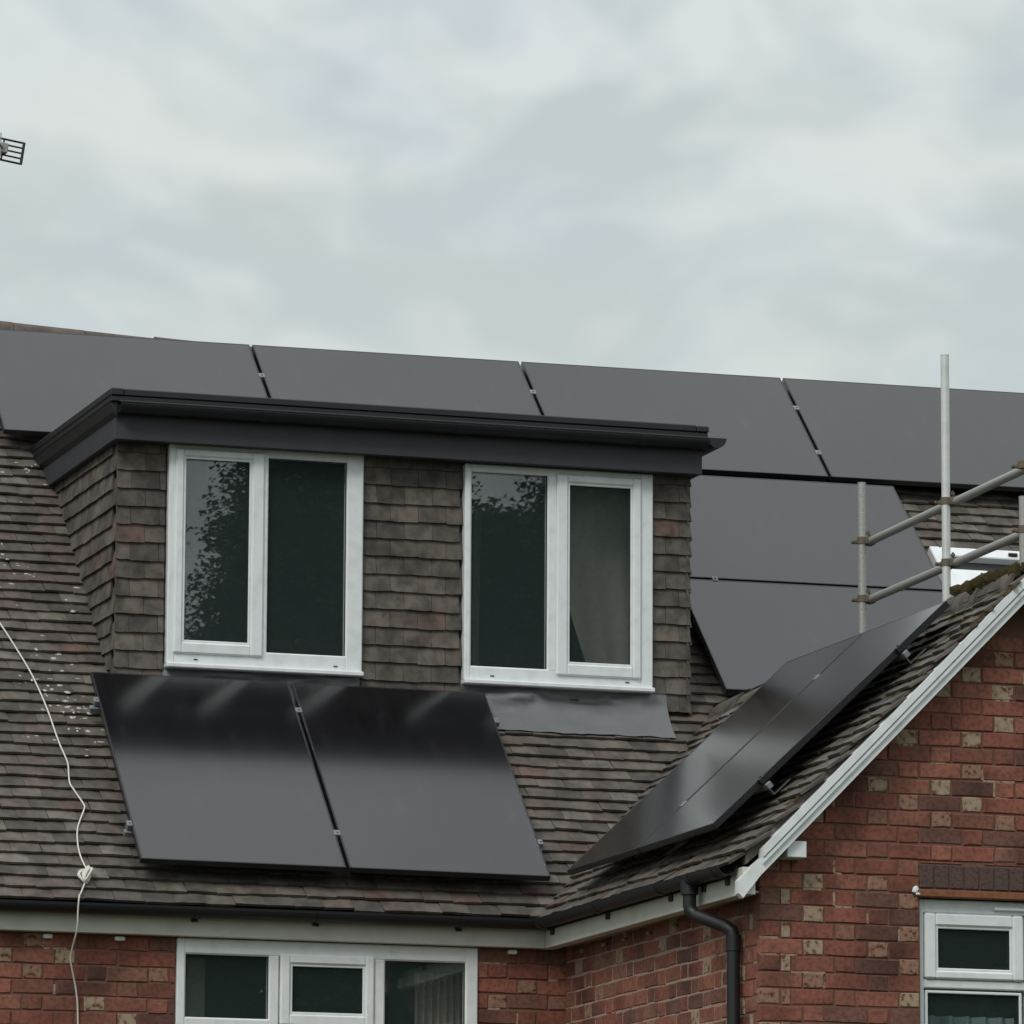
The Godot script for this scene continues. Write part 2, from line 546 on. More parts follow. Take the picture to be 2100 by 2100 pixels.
# Flemish bond over a polygon in the xy plane of t, cut round the openings.
func brickwork(parent: Node, t: Transform3D, outline: PackedVector2Array, openings: Array, y_top: float, pale: float, shows_above: float, from_right := false) -> void:
	var step := 0.0825
	var bh := 0.0735
	var kinds := {0.221: [], 0.102: []}
	for w in kinds:
		for i in 6:
			kinds[w].append(brick_mesh(w, bh, int(w * 1000) + i))
	var box0 := Rect2(outline[0], Vector2.ZERO)
	for p in outline:
		box0 = box0.expand(p)
	var course := 0
	var y := y_top - bh
	var pieces := []
	while y > box0.position.y - 0.01:
		var x := box0.position.x
		var n := 0
		var odd := course % 2 == (1 if from_right else 0)
		var streak := rng.randf() < 0.5
		while x < box0.end.x:
			var w := 0.221 if n % 2 == 0 else 0.102
			if odd:
				w = 0.102 if n == 0 else 0.045 if n == 1 else 0.221 if n % 2 == 0 else 0.102
			var xl := box0.position.x + box0.end.x - x - w if from_right else x
			var b := rect(xl, y, xl + w, y + bh)
			var got: Array = Geometry2D.intersect_polygons(b, outline)
			for o in openings:
				var next := []
				for g in got:
					next.append_array(Geometry2D.clip_polygons(g, o))
				got = next
			for g in got:
				var area := 0.0
				for i in g.size():
					area += g[i].cross(g[(i + 1) % g.size()]) / 2.0
				if absf(area) > 0.0012:
					pieces.append([g, absf(area) > w * bh * 0.97, Vector2(xl + w / 2, y), w, streak])
			x += w + 0.010
			n += 1
		y -= step
		course += 1
	# joints repointed in pale mortar here and there
	var patch := begin()
	for i in range(rng.randi() % 4, pieces.size(), 5):
		var p: Array = pieces[i]
		if rng.randf() < 0.4 or not p[1] or not framed(t * Vector3(p[2].x, p[2].y, 0), 0.03):
			continue
		var x0: float = p[2].x - p[3] / 2.0 - 0.002
		if rng.randf() < 0.55:
			box(patch, Vector3(x0 - 0.012, p[2].y - 0.002, -0.01), Vector3(x0 + 0.003, p[2].y + bh * rng.randf_range(0.6, 1.0), 0.0048), 0.002, t)
		if rng.randf() < 0.6:
			box(patch, Vector3(x0, p[2].y - 0.012, -0.01), Vector3(x0 + p[3] * rng.randf_range(0.3, 1.0), p[2].y + 0.002, 0.0046), 0.002, t)
	part("pale_pointing", patch, m.pale[0], parent).set_meta("kind", "stuff")
	var rest := begin()
	var any := false
	for p in pieces:
		var mm: Material = m.bricks[rng.randi() % 7] if rng.randf() < 0.75 else m.bricks[rng.randi() % 3]
		if p[3] < 0.15 and rng.randf() < (pale if p[4] else pale * 0.3):
			mm = m.pale[0] if rng.randf() < 0.6 else m.pale[1]
		var seen: bool = framed(t * Vector3(p[2].x, p[2].y, 0), 0.03) and p[2].y > shows_above
		var jitter := Transform3D(Basis.from_euler(Vector3(rng.randf_range(-0.02, 0.02), rng.randf_range(-0.012, 0.012), rng.randf_range(-0.012, 0.012))), Vector3(p[2].x, p[2].y + rng.randf_range(-0.002, 0.002), rng.randf_range(-0.007, -0.003)))
		if not seen:
			extrude(rest, p[0], -0.03, 0.011, t)
			any = true
		elif p[1] and kinds.has(p[3]):
			put_mesh("brick", kinds[p[3]][rng.randi() % 6], mm, parent, t * jitter)
		else:
			var st := begin()
			extrude(st, p[0], -0.04, 0.0055 + rng.randf_range(-0.001, 0.001), t)
			part("brick", st, mm, parent)
	if any:
		var o := part("bricks", rest, m.bricks[0], parent)
		o.set_meta("kind", "stuff")


# ---------------------------------------------------------------- windows
func bars(st: SurfaceTool, x0: float, y0: float, x1: float, y1: float, w: Array, z0: float, z1: float, b := 0.006) -> void:  # w: left, bottom, right, top
	box(st, Vector3(x0, y0, z0), Vector3(x0 + w[0], y1, z1), b)
	box(st, Vector3(x1 - w[2], y0, z0), Vector3(x1, y1, z1), b)
	box(st, Vector3(x0 + w[0] - 0.004, y0, z0), Vector3(x1 - w[2] + 0.004, y0 + w[1], z1 - 0.0015), b)
	box(st, Vector3(x0 + w[0] - 0.004, y1 - w[3], z0), Vector3(x1 - w[2] + 0.004, y1, z1 - 0.0015), b)


# A light of a window: glass area gx0..gy1 with its bead and gasket; a sash gets its own raised frame out to s (x0, y0, x1, y1).
func light_of(win: Node, g: Array, z: float, s: Array = []) -> void:
	var zf := z
	if s.size():
		var st := begin()
		bars(st, s[0], s[1], s[2], s[3], [g[0] - s[0] - 0.012, g[1] - s[1] - 0.012, s[2] - g[2] - 0.012, s[3] - g[3] - 0.012], z - 0.04, z + 0.016, 0.009)
		part("sash", st, m.white, win)
		zf = z + 0.012
	var bead := begin()
	bars(bead, g[0] - 0.0135, g[1] - 0.0135, g[2] + 0.0135, g[3] + 0.0135, [0.0145, 0.0145, 0.0145, 0.0145], zf - 0.03, zf - 0.007, 0.006)
	part("glazing_bead", bead, m.white, win)
	var seal := begin()
	bars(seal, g[0] - 0.002, g[1] - 0.002, g[2] + 0.002, g[3] + 0.002, [0.005, 0.005, 0.005, 0.005], zf - 0.03, zf - 0.0135, 0.0)
	part("gasket", seal, m.gasket, win)
	for d in [0.018, 0.038]:
		var st := begin()
		box(st, Vector3(g[0] - 0.005, g[1] - 0.005, zf - d - 0.004), Vector3(g[2] + 0.005, g[3] + 0.005, zf - d))
		part("pane", st, m.glass, win)


func sheet(x0: float, x1: float, y0: float, y1: float, z: float, folds: float, depth: float, pull: Callable) -> SurfaceTool:
	var st := begin()
	var nx := 60
	var ny := 14
	var grid := []
	for i in nx + 1:
		var col := []
		for j in ny + 1:
			var u := float(i) / nx
			var v := float(j) / ny
			var edge: Vector2 = pull.call(v)
			var x := lerpf(x0 + edge.x, x1 + edge.y, u)
			col.append(Vector3(x, lerpf(y0, y1, v), z + depth * sin(u * TAU * folds + 0.7 * sin(v * 3.0 + u * 4.0))))
		grid.append(col)
	for i in nx:
		for j in ny:
			tri_flat(st, grid[i][j], grid[i + 1][j], grid[i + 1][j + 1], Vector3.BACK)
			tri_flat(st, grid[i][j], grid[i + 1][j + 1], grid[i][j + 1], Vector3.BACK)
	return st


# ---------------------------------------------------------------- solar panels
# x across, y up the slope, the glass at z = 0, the base below the middle of its lower edge.
func solar_panel(w: float, h: float, at: Transform3D, label: String, group: String, clamps: Array) -> Node3D:
	var p := thing("solar_panel", label, "solar panel", group, at)
	var st := begin()
	box(st, Vector3(-w / 2 + 0.009, 0.009, -0.03), Vector3(w / 2 - 0.009, h - 0.009, -0.0015))
	part("glass", st, m.cell, p)
	st = begin()
	for s in [-1.0, 1.0]:
		box(st, Vector3(s * w / 2, 0, -0.035), Vector3(s * (w / 2 - 0.010), h, 0.0), 0.0015)
	for y in [0.0, h - 0.010]:
		box(st, Vector3(-w / 2 + 0.010, y, -0.035), Vector3(w / 2 - 0.010, y + 0.010, -0.0005), 0.0015)
	part("frame", st, m.anodised, p)
	for c in clamps:
		st = begin()
		var w2 := 0.014 if c.z > 0.0 else 0.019
		box(st, Vector3(c.x - w2, c.y - 0.022, -0.03), Vector3(c.x + w2, c.y + 0.022, 0.004), 0.003)
		tube(st, [Vector3(c.x, c.y, 0.004), Vector3(c.x, c.y, 0.010)], 0.007, 6)
		part("clamp", st, m.anodised if c.z == 1.0 else m.dull_alloy, p)
	return p


func rail(a: Vector3, b: Vector3, out: Vector3, foot_to: float, label: String, group: String) -> void:
	var d := (b - a).normalized()
	var base := Basis(d, out.cross(d), out)
	var o := thing("mounting_rail", label, "rail", group, Transform3D(base, a))
	var st := begin()
	var l := a.distance_to(b)
	box(st, Vector3(0, -0.016, -0.034), Vector3(l, 0.016, 0.0), 0.003)
	part("channel", st, m.dull_alloy, o)
	var n := maxi(2, int(l / 1.1) + 1)
	for i in n:
		st = begin()
		var x := lerpf(0.12, l - 0.12, float(i) / (n - 1))
		box(st, Vector3(x - 0.02, 0.02, foot_to), Vector3(x + 0.02, 0.028, -0.002), 0.001)
		box(st, Vector3(x - 0.02, 0.028, foot_to), Vector3(x + 0.02, 0.14, foot_to + 0.006), 0.001)
		part("roof_hook", st, m.dull_alloy, o)


# ---------------------------------------------------------------- the scene
func _ready() -> void:
	rng.seed = 4
	MB = Basis(Vector3.RIGHT, UP, NM)
	WB = Basis(Vector3.BACK, RU, NW)
	# camera
	cam = Camera3D.new()
	cam.name = "camera"
	cam.fov = rad_to_deg(2.0 * atan(1050.0 / 11850.6))
	cam.near = 0.5
	cam.far = 1500.0
	cam.transform = Transform3D(Basis(Vector3.UP, -0.3089884) * Basis(Vector3.RIGHT, 0.1670746) * Basis(Vector3.BACK, 0.0052751), Vector3(-7.43156, -3.27234, 29.73636))
	cam.current = true
	add_child(cam)
	# sky and exposure
	var env := Environment.new()
	env.background_mode = Environment.BG_SKY
	var sky := Sky.new()
	var pano := PanoramaSkyMaterial.new()
	pano.panorama = sky_panorama()
	sky.sky_material = pano
	env.sky = sky
	env.tonemap_mode = Environment.TONE_MAPPER_LINEAR
	env.tonemap_exposure = 1.0
	env.sdfgi_enabled = true
	env.ssao_enabled = true
	env.ssil_enabled = true
	var we := WorldEnvironment.new()
	we.name = "world_environment"
	we.environment = env
	add_child(we)
	# sun behind thick cloud
	var sun := DirectionalLight3D.new()
	sun.name = "sun"
	sun.light_energy = 0.5
	sun.light_angular_distance = 20.0
	sun.light_color = Color(1.0, 0.98, 0.95)
	sun.shadow_enabled = true
	sun.basis = Basis.looking_at(-Vector3(-0.62, 0.85, 0.62), Vector3.UP)
	add_child(sun)
	materials()
	for i in 10:
		tiles.append(make_tile(100 + i))
		hung_tiles.append(make_tile(300 + i, 0.163, 0.16, true))
	ground()
	house = thing("house", "red brick house with a brown tiled roof, tile-hung dormer and gabled wing", "house", "", Transform3D(Basis(), Vector3(0, 0, 0)))
	shell()
	main_roof()
	wing_roof()
	walls()
	dormer()
	eaves()
	windows()
	panels()
	scaffold()
	cable()
	aerial()
	trees()


func ground() -> void:
	var st := begin()
	quad(st, Vector3(-700, GROUND, -700), Vector3(700, GROUND, -700), Vector3(700, GROUND, 700), Vector3(-700, GROUND, 700), Vector3.UP)
	var o := part("ground", st, m.grass)
	o.set_meta("kind", "structure")
	o.set_meta("label", "flat grassy ground that the house stands on")


# Roof decks, far walls and inner partitions that close the house.
func shell() -> void:
	var st := begin()
	var t := Transform3D(MB, Vector3.ZERO)
	var lo := TILE_H - 0.06
	var hi := TILE_H - 0.008
	for r in [[-3.2, -0.1, 0.24, 5.42], [3.52, -0.1, 8.2, 5.42], [0.24, -0.1, 3.52, 1.86], [0.24, 4.15, 3.52, 5.42]]:
		box(st, Vector3(r[0], r[1], lo), Vector3(r[2], r[3], hi), 0.0, t)
	# the far slope
	var top := on_main(0, 5.42, hi)
	box(st, Vector3(-3.2, -5.6, -0.06), Vector3(8.2, 0.0, 0.0), 0.0, Transform3D(Basis(Vector3.RIGHT, Vector3(0, sin(TH), cos(TH)), Vector3(0, cos(TH), -sin(TH))), top))
	part("roof_deck", st, m.deck, house)
	st = begin()
	# gable end walls and the back wall
	var eave := Vector2(-0.07, -0.36)
	var poly := PackedVector2Array([Vector2(eave.x, GROUND), Vector2(eave.x, eave.y), Vector2(top.z, top.y - 0.12), Vector2(2 * top.z - eave.x, eave.y), Vector2(2 * top.z - eave.x, GROUND)])
	for x in [-3.1, 8.0]:
		extrude(st, poly, x, x + 0.2, Transform3D(Basis(Vector3.BACK, Vector3.UP, Vector3.RIGHT), Vector3.ZERO))
	box(st, Vector3(-3.1, GROUND, 2 * top.z - eave.x), Vector3(8.2, -0.36, 2 * top.z - eave.x + 0.2))
	# the front to the right of the wing
	box(st, Vector3(5.2, GROUND, -0.32), Vector3(8.2, -0.36, -0.07))
	box(st, Vector3(5.0, GROUND, -0.3), Vector3(5.2, -0.40, 2.76))
	part("plain_wall", st, m.bricks[1], house)
	st = begin()
	# rooms: a floor, a partition behind the first-floor windows, and the dormer's back wall, floor and ceiling
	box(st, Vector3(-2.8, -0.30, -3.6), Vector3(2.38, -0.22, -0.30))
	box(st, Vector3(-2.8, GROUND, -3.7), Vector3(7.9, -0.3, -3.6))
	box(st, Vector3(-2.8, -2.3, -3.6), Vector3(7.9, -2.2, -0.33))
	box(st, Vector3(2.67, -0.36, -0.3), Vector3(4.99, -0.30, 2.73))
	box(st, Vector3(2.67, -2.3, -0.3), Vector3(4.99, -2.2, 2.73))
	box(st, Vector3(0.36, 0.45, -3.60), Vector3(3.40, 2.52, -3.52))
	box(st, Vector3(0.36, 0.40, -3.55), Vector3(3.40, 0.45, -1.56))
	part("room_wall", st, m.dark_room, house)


func main_roof() -> void:
	var roof := Node3D.new()
	roof.name = "main_roof"
	house.add_child(roof)
	var list := []
	var s := -0.185
	var row := 0
	while s < 5.38:
		var x := -3.2 + (0.0825 if row % 2 else 0.0)
		while x < 8.2:
			var under := x > 0.29 and x < 3.50 and s > 1.78 and s < 4.05
			if not under:
				var o := on_main(x + rng.randf_range(-0.002, 0.002), s, TILE_H)
				if (o - W0).dot(NW) > WTILE_H - 0.17 or o.x < W0.x or o.y > 1.4:
					var shows := framed(o, 0.01) and not hidden_on_main(o + NM * 0.03)
					list.append([tile_at(o, MB), shows])
			x += 0.165
		s += 0.1
		row += 1
	lay_tiles("roof_tile", list, roof)
	# ridge
	ridge(Vector3(-3.0, 3.70, -4.06), Vector3(1.65, 3.535, -4.06), 0.11, roof, func(): return tile_mats[4])
	ridge(Vector3(1.65, 3.535, -4.06), Vector3(8.2, 3.42, -4.06), 0.11, roof, pick_tone)
	# splashes of lichen and bird lime on the left
	var st := begin()
	for k in [[0.0, 4.0, 14], [-0.2, 3.0, 16], [0.08, 2.6, 10], [-0.22, 2.0, 8], [-0.1, 1.68, 40], [-0.16, 1.45, 22], [0.0, 1.2, 8]]:
		for i in k[2]:
			var x: float = k[0] + rng.randfn(0.0, 0.11)
			var y: float = k[1] + rng.randfn(0.0, 0.12)
			var u := fposmod(y + 0.185, 0.1)
			var p := on_main(x, y, TILE_H + 0.0425 - 0.19 * u)
			blob(st, p, MB, Vector3(rng.randf_range(0.005, 0.024), rng.randf_range(0.004, 0.016), 0.003))
	part("lichen", st, m.lichen, roof).set_meta("kind", "stuff")


func blob(st: SurfaceTool, p: Vector3, b: Basis, r: Vector3) -> void:
	var n := 7
	var ring := []
	for i in n:
		var a := TAU * i / n
		var k := rng.randf_range(0.55, 1.2)
		ring.append(p + b * (Vector3(cos(a) * r.x * k, sin(a) * r.y * k, -0.002)))
	var top := p + b.z * r.z
	for i in n:
		tri_flat(st, top, ring[i], ring[(i + 1) % n], b.z)


func wing_roof() -> void:
	var roof := Node3D.new()
	roof.name = "wing_roof"
	house.add_child(roof)
	var st := begin()
	var apex := on_wing(WRIDGE, 3.1, WTILE_H - 0.01)
	var eave := on_wing(0.0, 0, WTILE_H - 0.01)
	var far := -3.0
	var poly := PackedVector2Array([Vector2(eave.x, eave.y), Vector2(apex.x, apex.y - 0.14), Vector2(2 * apex.x - eave.x, eave.y), Vector2(2 * apex.x - eave.x, eave.y - 0.05), Vector2(apex.x, apex.y - 0.21), Vector2(eave.x, eave.y - 0.05)])
	extrude(st, poly, far, 2.96)
	part("wing_roof_deck", st, m.deck, roof)
	var list := []
	var row := 0
	var s := -0.03
	while s < WRIDGE - 0.05:
		var z := 3.10 - 0.0825 + (0.04 if row % 2 else 0.0)
		while z > -3.0:
			var o := on_wing(s, z + rng.randf_range(-0.002, 0.002), WTILE_H)
			if o.dot(NM) > TILE_H - 0.12:
				list.append([tile_at(o, WB, 1.6), framed(o, 0.01) and not hidden_on_wing(o + NW * 0.03)])
			z -= 0.165
		s += 0.1
		row += 1
	lay_tiles("roof_tile", list, roof)
	# the slope behind, which only its tiles' edges show
	var other := []
	var ob := Basis(Vector3.FORWARD, Vector3(-RU.x, RU.y, 0), Vector3(-NW.x, NW.y, 0))
	for i in 22:
		for j in 28:
			var p := on_wing(-0.03 + 0.1 * i, 3.10 - 0.0825 - 0.165 * j, WTILE_H)
			other.append(tile_at(Vector3(2 * apex.x - p.x, p.y, p.z), ob))
	stuff("far_slope_tiles", tiles[0], tile_mats[1], other, roof)
	ridge(Vector3(apex.x, apex.y - 0.04, 3.09), Vector3(apex.x, apex.y - 0.185, -1.9), 0.105, roof, func(): return tile_mats[rng.randi() % 2])
	# mortar bedding under the verge tiles
	st = begin()
	extrude(st, PackedVector2Array([Vector2(2.36, -0.186), Vector2(apex.x, apex.y - 0.01), Vector2(apex.x, apex.y + 0.012), Vector2(2.29, -0.195), Vector2(2.29, -0.245)]), 3.03, 3.098)
	part("verge_mortar", st, m.verge, roof)
	# moss along the ridge and in the joints near the verge
	var mo := begin()
	for i in 190:
		var z := 2.2 + 0.95 * rng.randf()
		var q := rng.randf()
		var sl := WRIDGE - 0.08 - 0.6 * q * q if i < 150 else WRIDGE * rng.randf()
		if i >= 150:
			z = 3.1 - 0.3 * rng.randf()
		clump(mo, on_wing(sl, z - W0.z, WTILE_H + 0.02 - 0.0 * q), WB, Vector3(rng.randf_range(0.015, 0.06), rng.randf_range(0.012, 0.04), rng.randf_range(0.006, 0.016)))
	for i in 40:
		var z := 2.2 + 0.95 * rng.randf()
		var a := rng.randf_range(-0.9, 0.9)
		clump(mo, Vector3(apex.x + 0.105 * sin(a), apex.y - 0.045 + 0.108 * cos(a), z), Basis(), Vector3(rng.randf_range(0.02, 0.06), rng.randf_range(0.02, 0.05), 0.012))
	part("moss", mo, m.moss, roof).set_meta("kind", "stuff")


func clump(st: SurfaceTool, p: Vector3, b: Basis, r: Vector3) -> void:
	var rows := []
	for j in 4:
		var t := PI * 0.5 * j / 3.0
		var ring := []
		for i in 7:
			var a := TAU * i / 7.0
			var k := rng.randf_range(0.8, 1.2)
			ring.append(p + b * Vector3(cos(a) * cos(t) * r.x * k, sin(a) * cos(t) * r.y * k, sin(t) * r.z * k))
		rows.append(ring)
	for j in 3:
		for i in 7:
			var l := (i + 1) % 7
			tri_flat(st, rows[j][i], rows[j][l], rows[j + 1][l], rows[j][i] - p)
			tri_flat(st, rows[j][i], rows[j + 1][l], rows[j + 1][i], rows[j][i] - p)


func wall_pieces(st: SurfaceTool, outline: PackedVector2Array, rects: Array, d0: float, d1: float, t: Transform3D) -> void:
	for r in rects:
		for g in Geometry2D.intersect_polygons(outline, rect(r[0], r[1], r[2], r[3])):
			extrude(st, g, d0, d1, t)


func walls() -> void:
	# main front wall: mortar bed at z = -0.08, bricks proud of it
	var front := begin()
	var t := Transform3D(Basis(), Vector3(0, 0, -0.08))
	var o1 := rect(-3.1, GROUND, 2.41, -0.36)
	wall_pieces(front, o1, [[-3.1, GROUND, 0.22, 0], [0.22, GROUND, 1.90, -1.62], [1.90, GROUND, 2.41, 0]], -0.25, 0.0, t)
	var fw := part("front_wall", front, m.mortar, house)
	brickwork(fw, t, rect(-1.35, -1.65, 2.41, -0.37), [rect(0.215, -1.62, 1.905, 0.0)], -0.40, 0.5, -1.3)
	# side wall of the wing
	var side := begin()
	var ts := Transform3D(Basis(Vector3.BACK, Vector3.UP, Vector3.LEFT), Vector3(2.412, 0, 0))
	extrude(side, rect(-0.08, GROUND, 2.98, -0.34), -0.25, 0.003, ts)
	var sw := part("side_wall", side, m.pointing, house)
	brickwork(sw, ts, rect(-0.07, -1.65, 2.988, -0.345), [], -0.385, 0.5, -1.3, true)
	# gable wall of the wing
	var gable := begin()
	var tg := Transform3D(Basis(), Vector3(0, 0, 2.99))
	var apex := on_wing(WRIDGE, 3.1, WTILE_H - 0.06)
	var k := 1.0
	var foot := apex.y - k * (apex.x - 2.401)
	var right := 2 * apex.x - 2.401
	var o3 := PackedVector2Array([Vector2(2.409, GROUND), Vector2(right, GROUND), Vector2(right, foot), Vector2(apex.x, apex.y), Vector2(2.409, foot)])
	wall_pieces(gable, o3, [[2.3, GROUND, 3.25, 2], [3.25, GROUND, 3.89, -1.65], [3.25, -0.33, 3.89, 2], [3.89, GROUND, 6, 2]], -0.25, 0.0, tg)
	var gw := part("gable_wall", gable, m.mortar, house)
	var o4 := PackedVector2Array([Vector2(2.401, -1.55), Vector2(4.3, -1.55), Vector2(4.3, apex.y - k * (4.3 - apex.x)), Vector2(apex.x, apex.y), Vector2(2.401, foot)])
	brickwork(gw, tg, o4, [rect(3.245, -1.65, 3.895, -0.19)], 0.9705, 0.66, -1.25)
	# soldier course and steel angle over the gable window
	for i in 8:
		var st := begin()
		var x := 3.249 + i * 0.081
		box(st, Vector3(x, -0.316, -0.04), Vector3(x + 0.074, -0.199, 0.009 + rng.randf_range(-0.001, 0.001)), 0.004, tg)
		part("soldier_brick", st, m.soldier, gw)
	var lin := begin()
	box(lin, Vector3(3.235, -0.362, -0.10), Vector3(3.90, -0.326, 0.024), 0.004, tg)
	part("steel_angle", lin, m.rust, gw)
	lin = begin()
	clump(lin, Vector3(3.222, -0.330, 3.004), Basis(), Vector3(0.018, 0.022, 0.012))
	clump(lin, Vector3(3.236, -0.350, 3.006), Basis(), Vector3(0.016, 0.008, 0.01))
	part("sealant_blob", lin, m.white, gw)
	# white end of a timber beside the bargeboard
	lin = begin()
	box(lin, Vector3(2.50, -0.205, -0.02), Vector3(2.602, -0.123, 0.13), 0.004, tg)
	part("purlin_end", lin, m.white, gw)


func dormer() -> void:
	var d := Node3D.new()
	d.name = "dormer"
	house.add_child(d)
	# studwork behind the tiles: front wall round the windows, cheeks, flat roof
	var st := begin()
	var zf := -1.405
	for r in [[0.195, 0.9, 0.466, 2.6], [1.605, 0.9, 2.209, 2.6], [3.345, 0.9, 3.555, 2.6], [0.466, 0.9, 1.605, 1.262], [2.209, 0.9, 3.345, 1.252], [0.466, 2.515, 1.605, 2.6], [2.209, 2.497, 3.345, 2.6]]:
		box(st, Vector3(r[0], r[1], zf - 0.13), Vector3(r[2], r[3], zf))
	box(st, Vector3(0.195, 0.9, -3.5), Vector3(0.34, 2.6, zf - 0.13))
	box(st, Vector3(3.41, 0.9, -3.5), Vector3(3.555, 2.6, zf - 0.13))
	part("stud_wall", st, m.deck, d)
	# hung tiles
	var list := []
	var fb := Basis()
	var row := 0
	var y := 1.125
	while y < 2.5:
		var lag := 0.0825 if row % 2 else 0.0
		for bay in [[0.174, 0.455], [1.612, 2.203], [3.352, 3.585]]:
			var n := int(ceil((bay[1] - bay[0]) / 0.165))
			for i in n + 1:
				var a: float = bay[0] + 0.165 * i - lag
				var b := minf(a + 0.163, bay[1])
				a = maxf(a, bay[0])
				if b - a < 0.03:
					continue
				list.append([Vector3((a + b) / 2, y, zf), fb, b - a])
		var z := zf + 0.006 - lag
		while z > -3.4:
			var a := z - 0.163
			if y > roof_y(z) - 0.12:
				list.append([Vector3(0.195, y, (a + z) / 2), Basis(Vector3.BACK, Vector3.UP, Vector3.LEFT), 0.163])
			z -= 0.165
		y += 0.102
		row += 1
	var cut := {}
	for e in list:
		var w: float = snappedf(e[2], 0.0025)
		var mesh: Mesh = hung_tiles[rng.randi() % tiles.size()]
		if w < 0.16:
			if not cut.has(w):
				cut[w] = make_tile(int(w * 10000), w, 0.16, true)
			mesh = cut[w]
		put_mesh("hung_tile", mesh, tile_mats[6] if rng.randf() < 0.02 else tile_mats[rng.randi() % 4 + (1 if rng.randf() < 0.1 else 0)], d, tile_at(e[0], e[1], 0.45))
	# right cheek, seen only as an edge
	var cheek := []
	for i in 14:
		for j in 12:
			var z := -1.46 - 0.165 * j
			var yy := 1.115 + 0.102 * i
			if yy > roof_y(z) - 0.15:
				cheek.append(tile_at(Vector3(3.555, yy, z), Basis(Vector3.FORWARD, Vector3.UP, Vector3.RIGHT)))
	stuff("far_cheek_tiles", tiles[1], tile_mats[0], cheek, d)
	# fascia round the flat roof
	st = begin()
	box(st, Vector3(0.128, 2.497, -1.275), Vector3(3.612, 2.70, -1.25), 0.003)
	part("fascia_board", st, m.fascia, d)
	st = begin()
	box(st, Vector3(0.128, 2.499, -3.4), Vector3(0.150, 2.70, -1.276), 0.003)
	part("fascia_board", st, m.fascia, d)
	st = begin()
	box(st, Vector3(3.590, 2.499, -3.4), Vector3(3.612, 2.70, -1.276), 0.003)
	part("fascia_board", st, m.fascia, d)
	st = begin()
	box(st, Vector3(0.151, 2.503, -3.4), Vector3(3.589, 2.515, -1.277))
	part("soffit_board", st, m.fascia, d)
	st = begin()
	box(st, Vector3(0.088, 2.703, -3.4), Vector3(3.63, 2.735, -1.20), 0.004)
	box(st, Vector3(0.084, 2.735, -3.4), Vector3(0.16, 2.778, -1.19), 0.006)
	box(st, Vector3(3.56, 2.735, -3.4), Vector3(3.634, 2.772, -1.19), 0.006)
	box(st, Vector3(0.16, 2.735, -1.27), Vector3(3.56, 2.776, -1.195), 0.006)
	part("flat_roof", st, m.black, d)
	# gutter along the front and the right-hand side
	var half := gutter_profile(0.056, 0.004)
	st = begin()
	extrude(st, half, 0.13, 3.62, Transform3D(Basis(Vector3.BACK, Vector3.UP, Vector3.RIGHT), Vector3(0, 2.692, -1.19)))
	part("gutter", st, m.black, d)
	for x in [0.95, 2.1, 3.2]:
		st = begin()
		extrude(st, gutter_profile(0.060, 0.006), x, x + 0.06, Transform3D(Basis(Vector3.BACK, Vector3.UP, Vector3.RIGHT), Vector3(0, 2.692, -1.19)))
		part("gutter_union", st, m.black, d)
	st = begin()
	box(st, Vector3(0.12, 2.690, -1.136), Vector3(3.60, 2.697, -1.131), 0.001)
	part("gutter_lip", st, m.edge, d)
	st = begin()
	extrude(st, gutter_profile(0.058, 0.058), -3.3, -1.16, Transform3D(Basis(), Vector3(3.672, 2.70, 0)))
	part("side_gutter", st, m.black, d)
	st = begin()
	for sx in [0]:
		extrude(st, PackedVector2Array([Vector2(0.090, 2.70), Vector2(0.128, 2.70), Vector2(0.128, 2.62), Vector2(0.105, 2.645)]), -3.3, -1.22)
	part("side_trim", st, m.black, d)
	# lead apron below the windows, dressed down over the roof tiles
	st = begin()
	var nx := 90
	var rows := 12
	var wave := FastNoiseLite.new()
	wave.seed = 5
	wave.frequency = 2.3
	wave.fractal_octaves = 3
	var grid := []
	var z0 := zf + 0.012
	var yb := roof_y(z0 + 0.01) + 0.015
	for i in nx + 1:
		var x := lerpf(0.22, 3.44, float(i) / nx)
		var col := []
		for j in rows + 1:
			var v := float(j) / rows
			var w := wave.get_noise_2d(x * 1.0 + v * 0.5, v * 0.9) * clampf((3.44 - x) / 0.35, 0.0, 1.0)
			var p: Vector3
			if v < 0.5:
				var q := v * 2.0
				var bay := (x > 0.466 and x < 1.605) or x > 2.209
				p = Vector3(x, lerpf(1.262, yb + 0.035, q), z0 + 0.010 + 0.022 * q * q + 0.15 * w * q * (1.0 - 0.5 * q))
				if not bay:
					p.z = minf(p.z, zf + 0.006) if p.y > 1.11 else p.z
			else:
				var q := (v - 0.5) * 2.0
				var s0 := (Vector3(0, yb, z0) - Vector3.ZERO).dot(UP)
				p = on_main(x, lerpf(s0 - 0.02, 1.535 + 0.012 * wave.get_noise_2d(x * 3.0, 9.0), q), TILE_H + 0.036 + 0.012 + 0.022 * pow(1.0 - q, 3.0) + 0.03 * absf(w) * (1.0 - q))
			col.append(p)
		grid.append(col)
	var nor := []
	for i in nx + 1:
		var col := []
		for j in rows + 1:
			var a: Vector3 = grid[mini(i + 1, nx)][j] - grid[maxi(i - 1, 0)][j]
			var b: Vector3 = grid[i][maxi(j - 1, 0)] - grid[i][mini(j + 1, rows)]
			col.append(a.cross(b).normalized())
		nor.append(col)
	for i in nx:
		for j in rows:
			var q := []
			for e in [[0, 0], [1, 0], [1, 1], [0, 1]]:
				q.append([grid[i + e[0]][j + e[1]], nor[i + e[0]][j + e[1]]])
			smooth_tri(st, q[0], q[1], q[2])
			smooth_tri(st, q[0], q[2], q[3])
	part("lead_apron", st, m.lead, d)


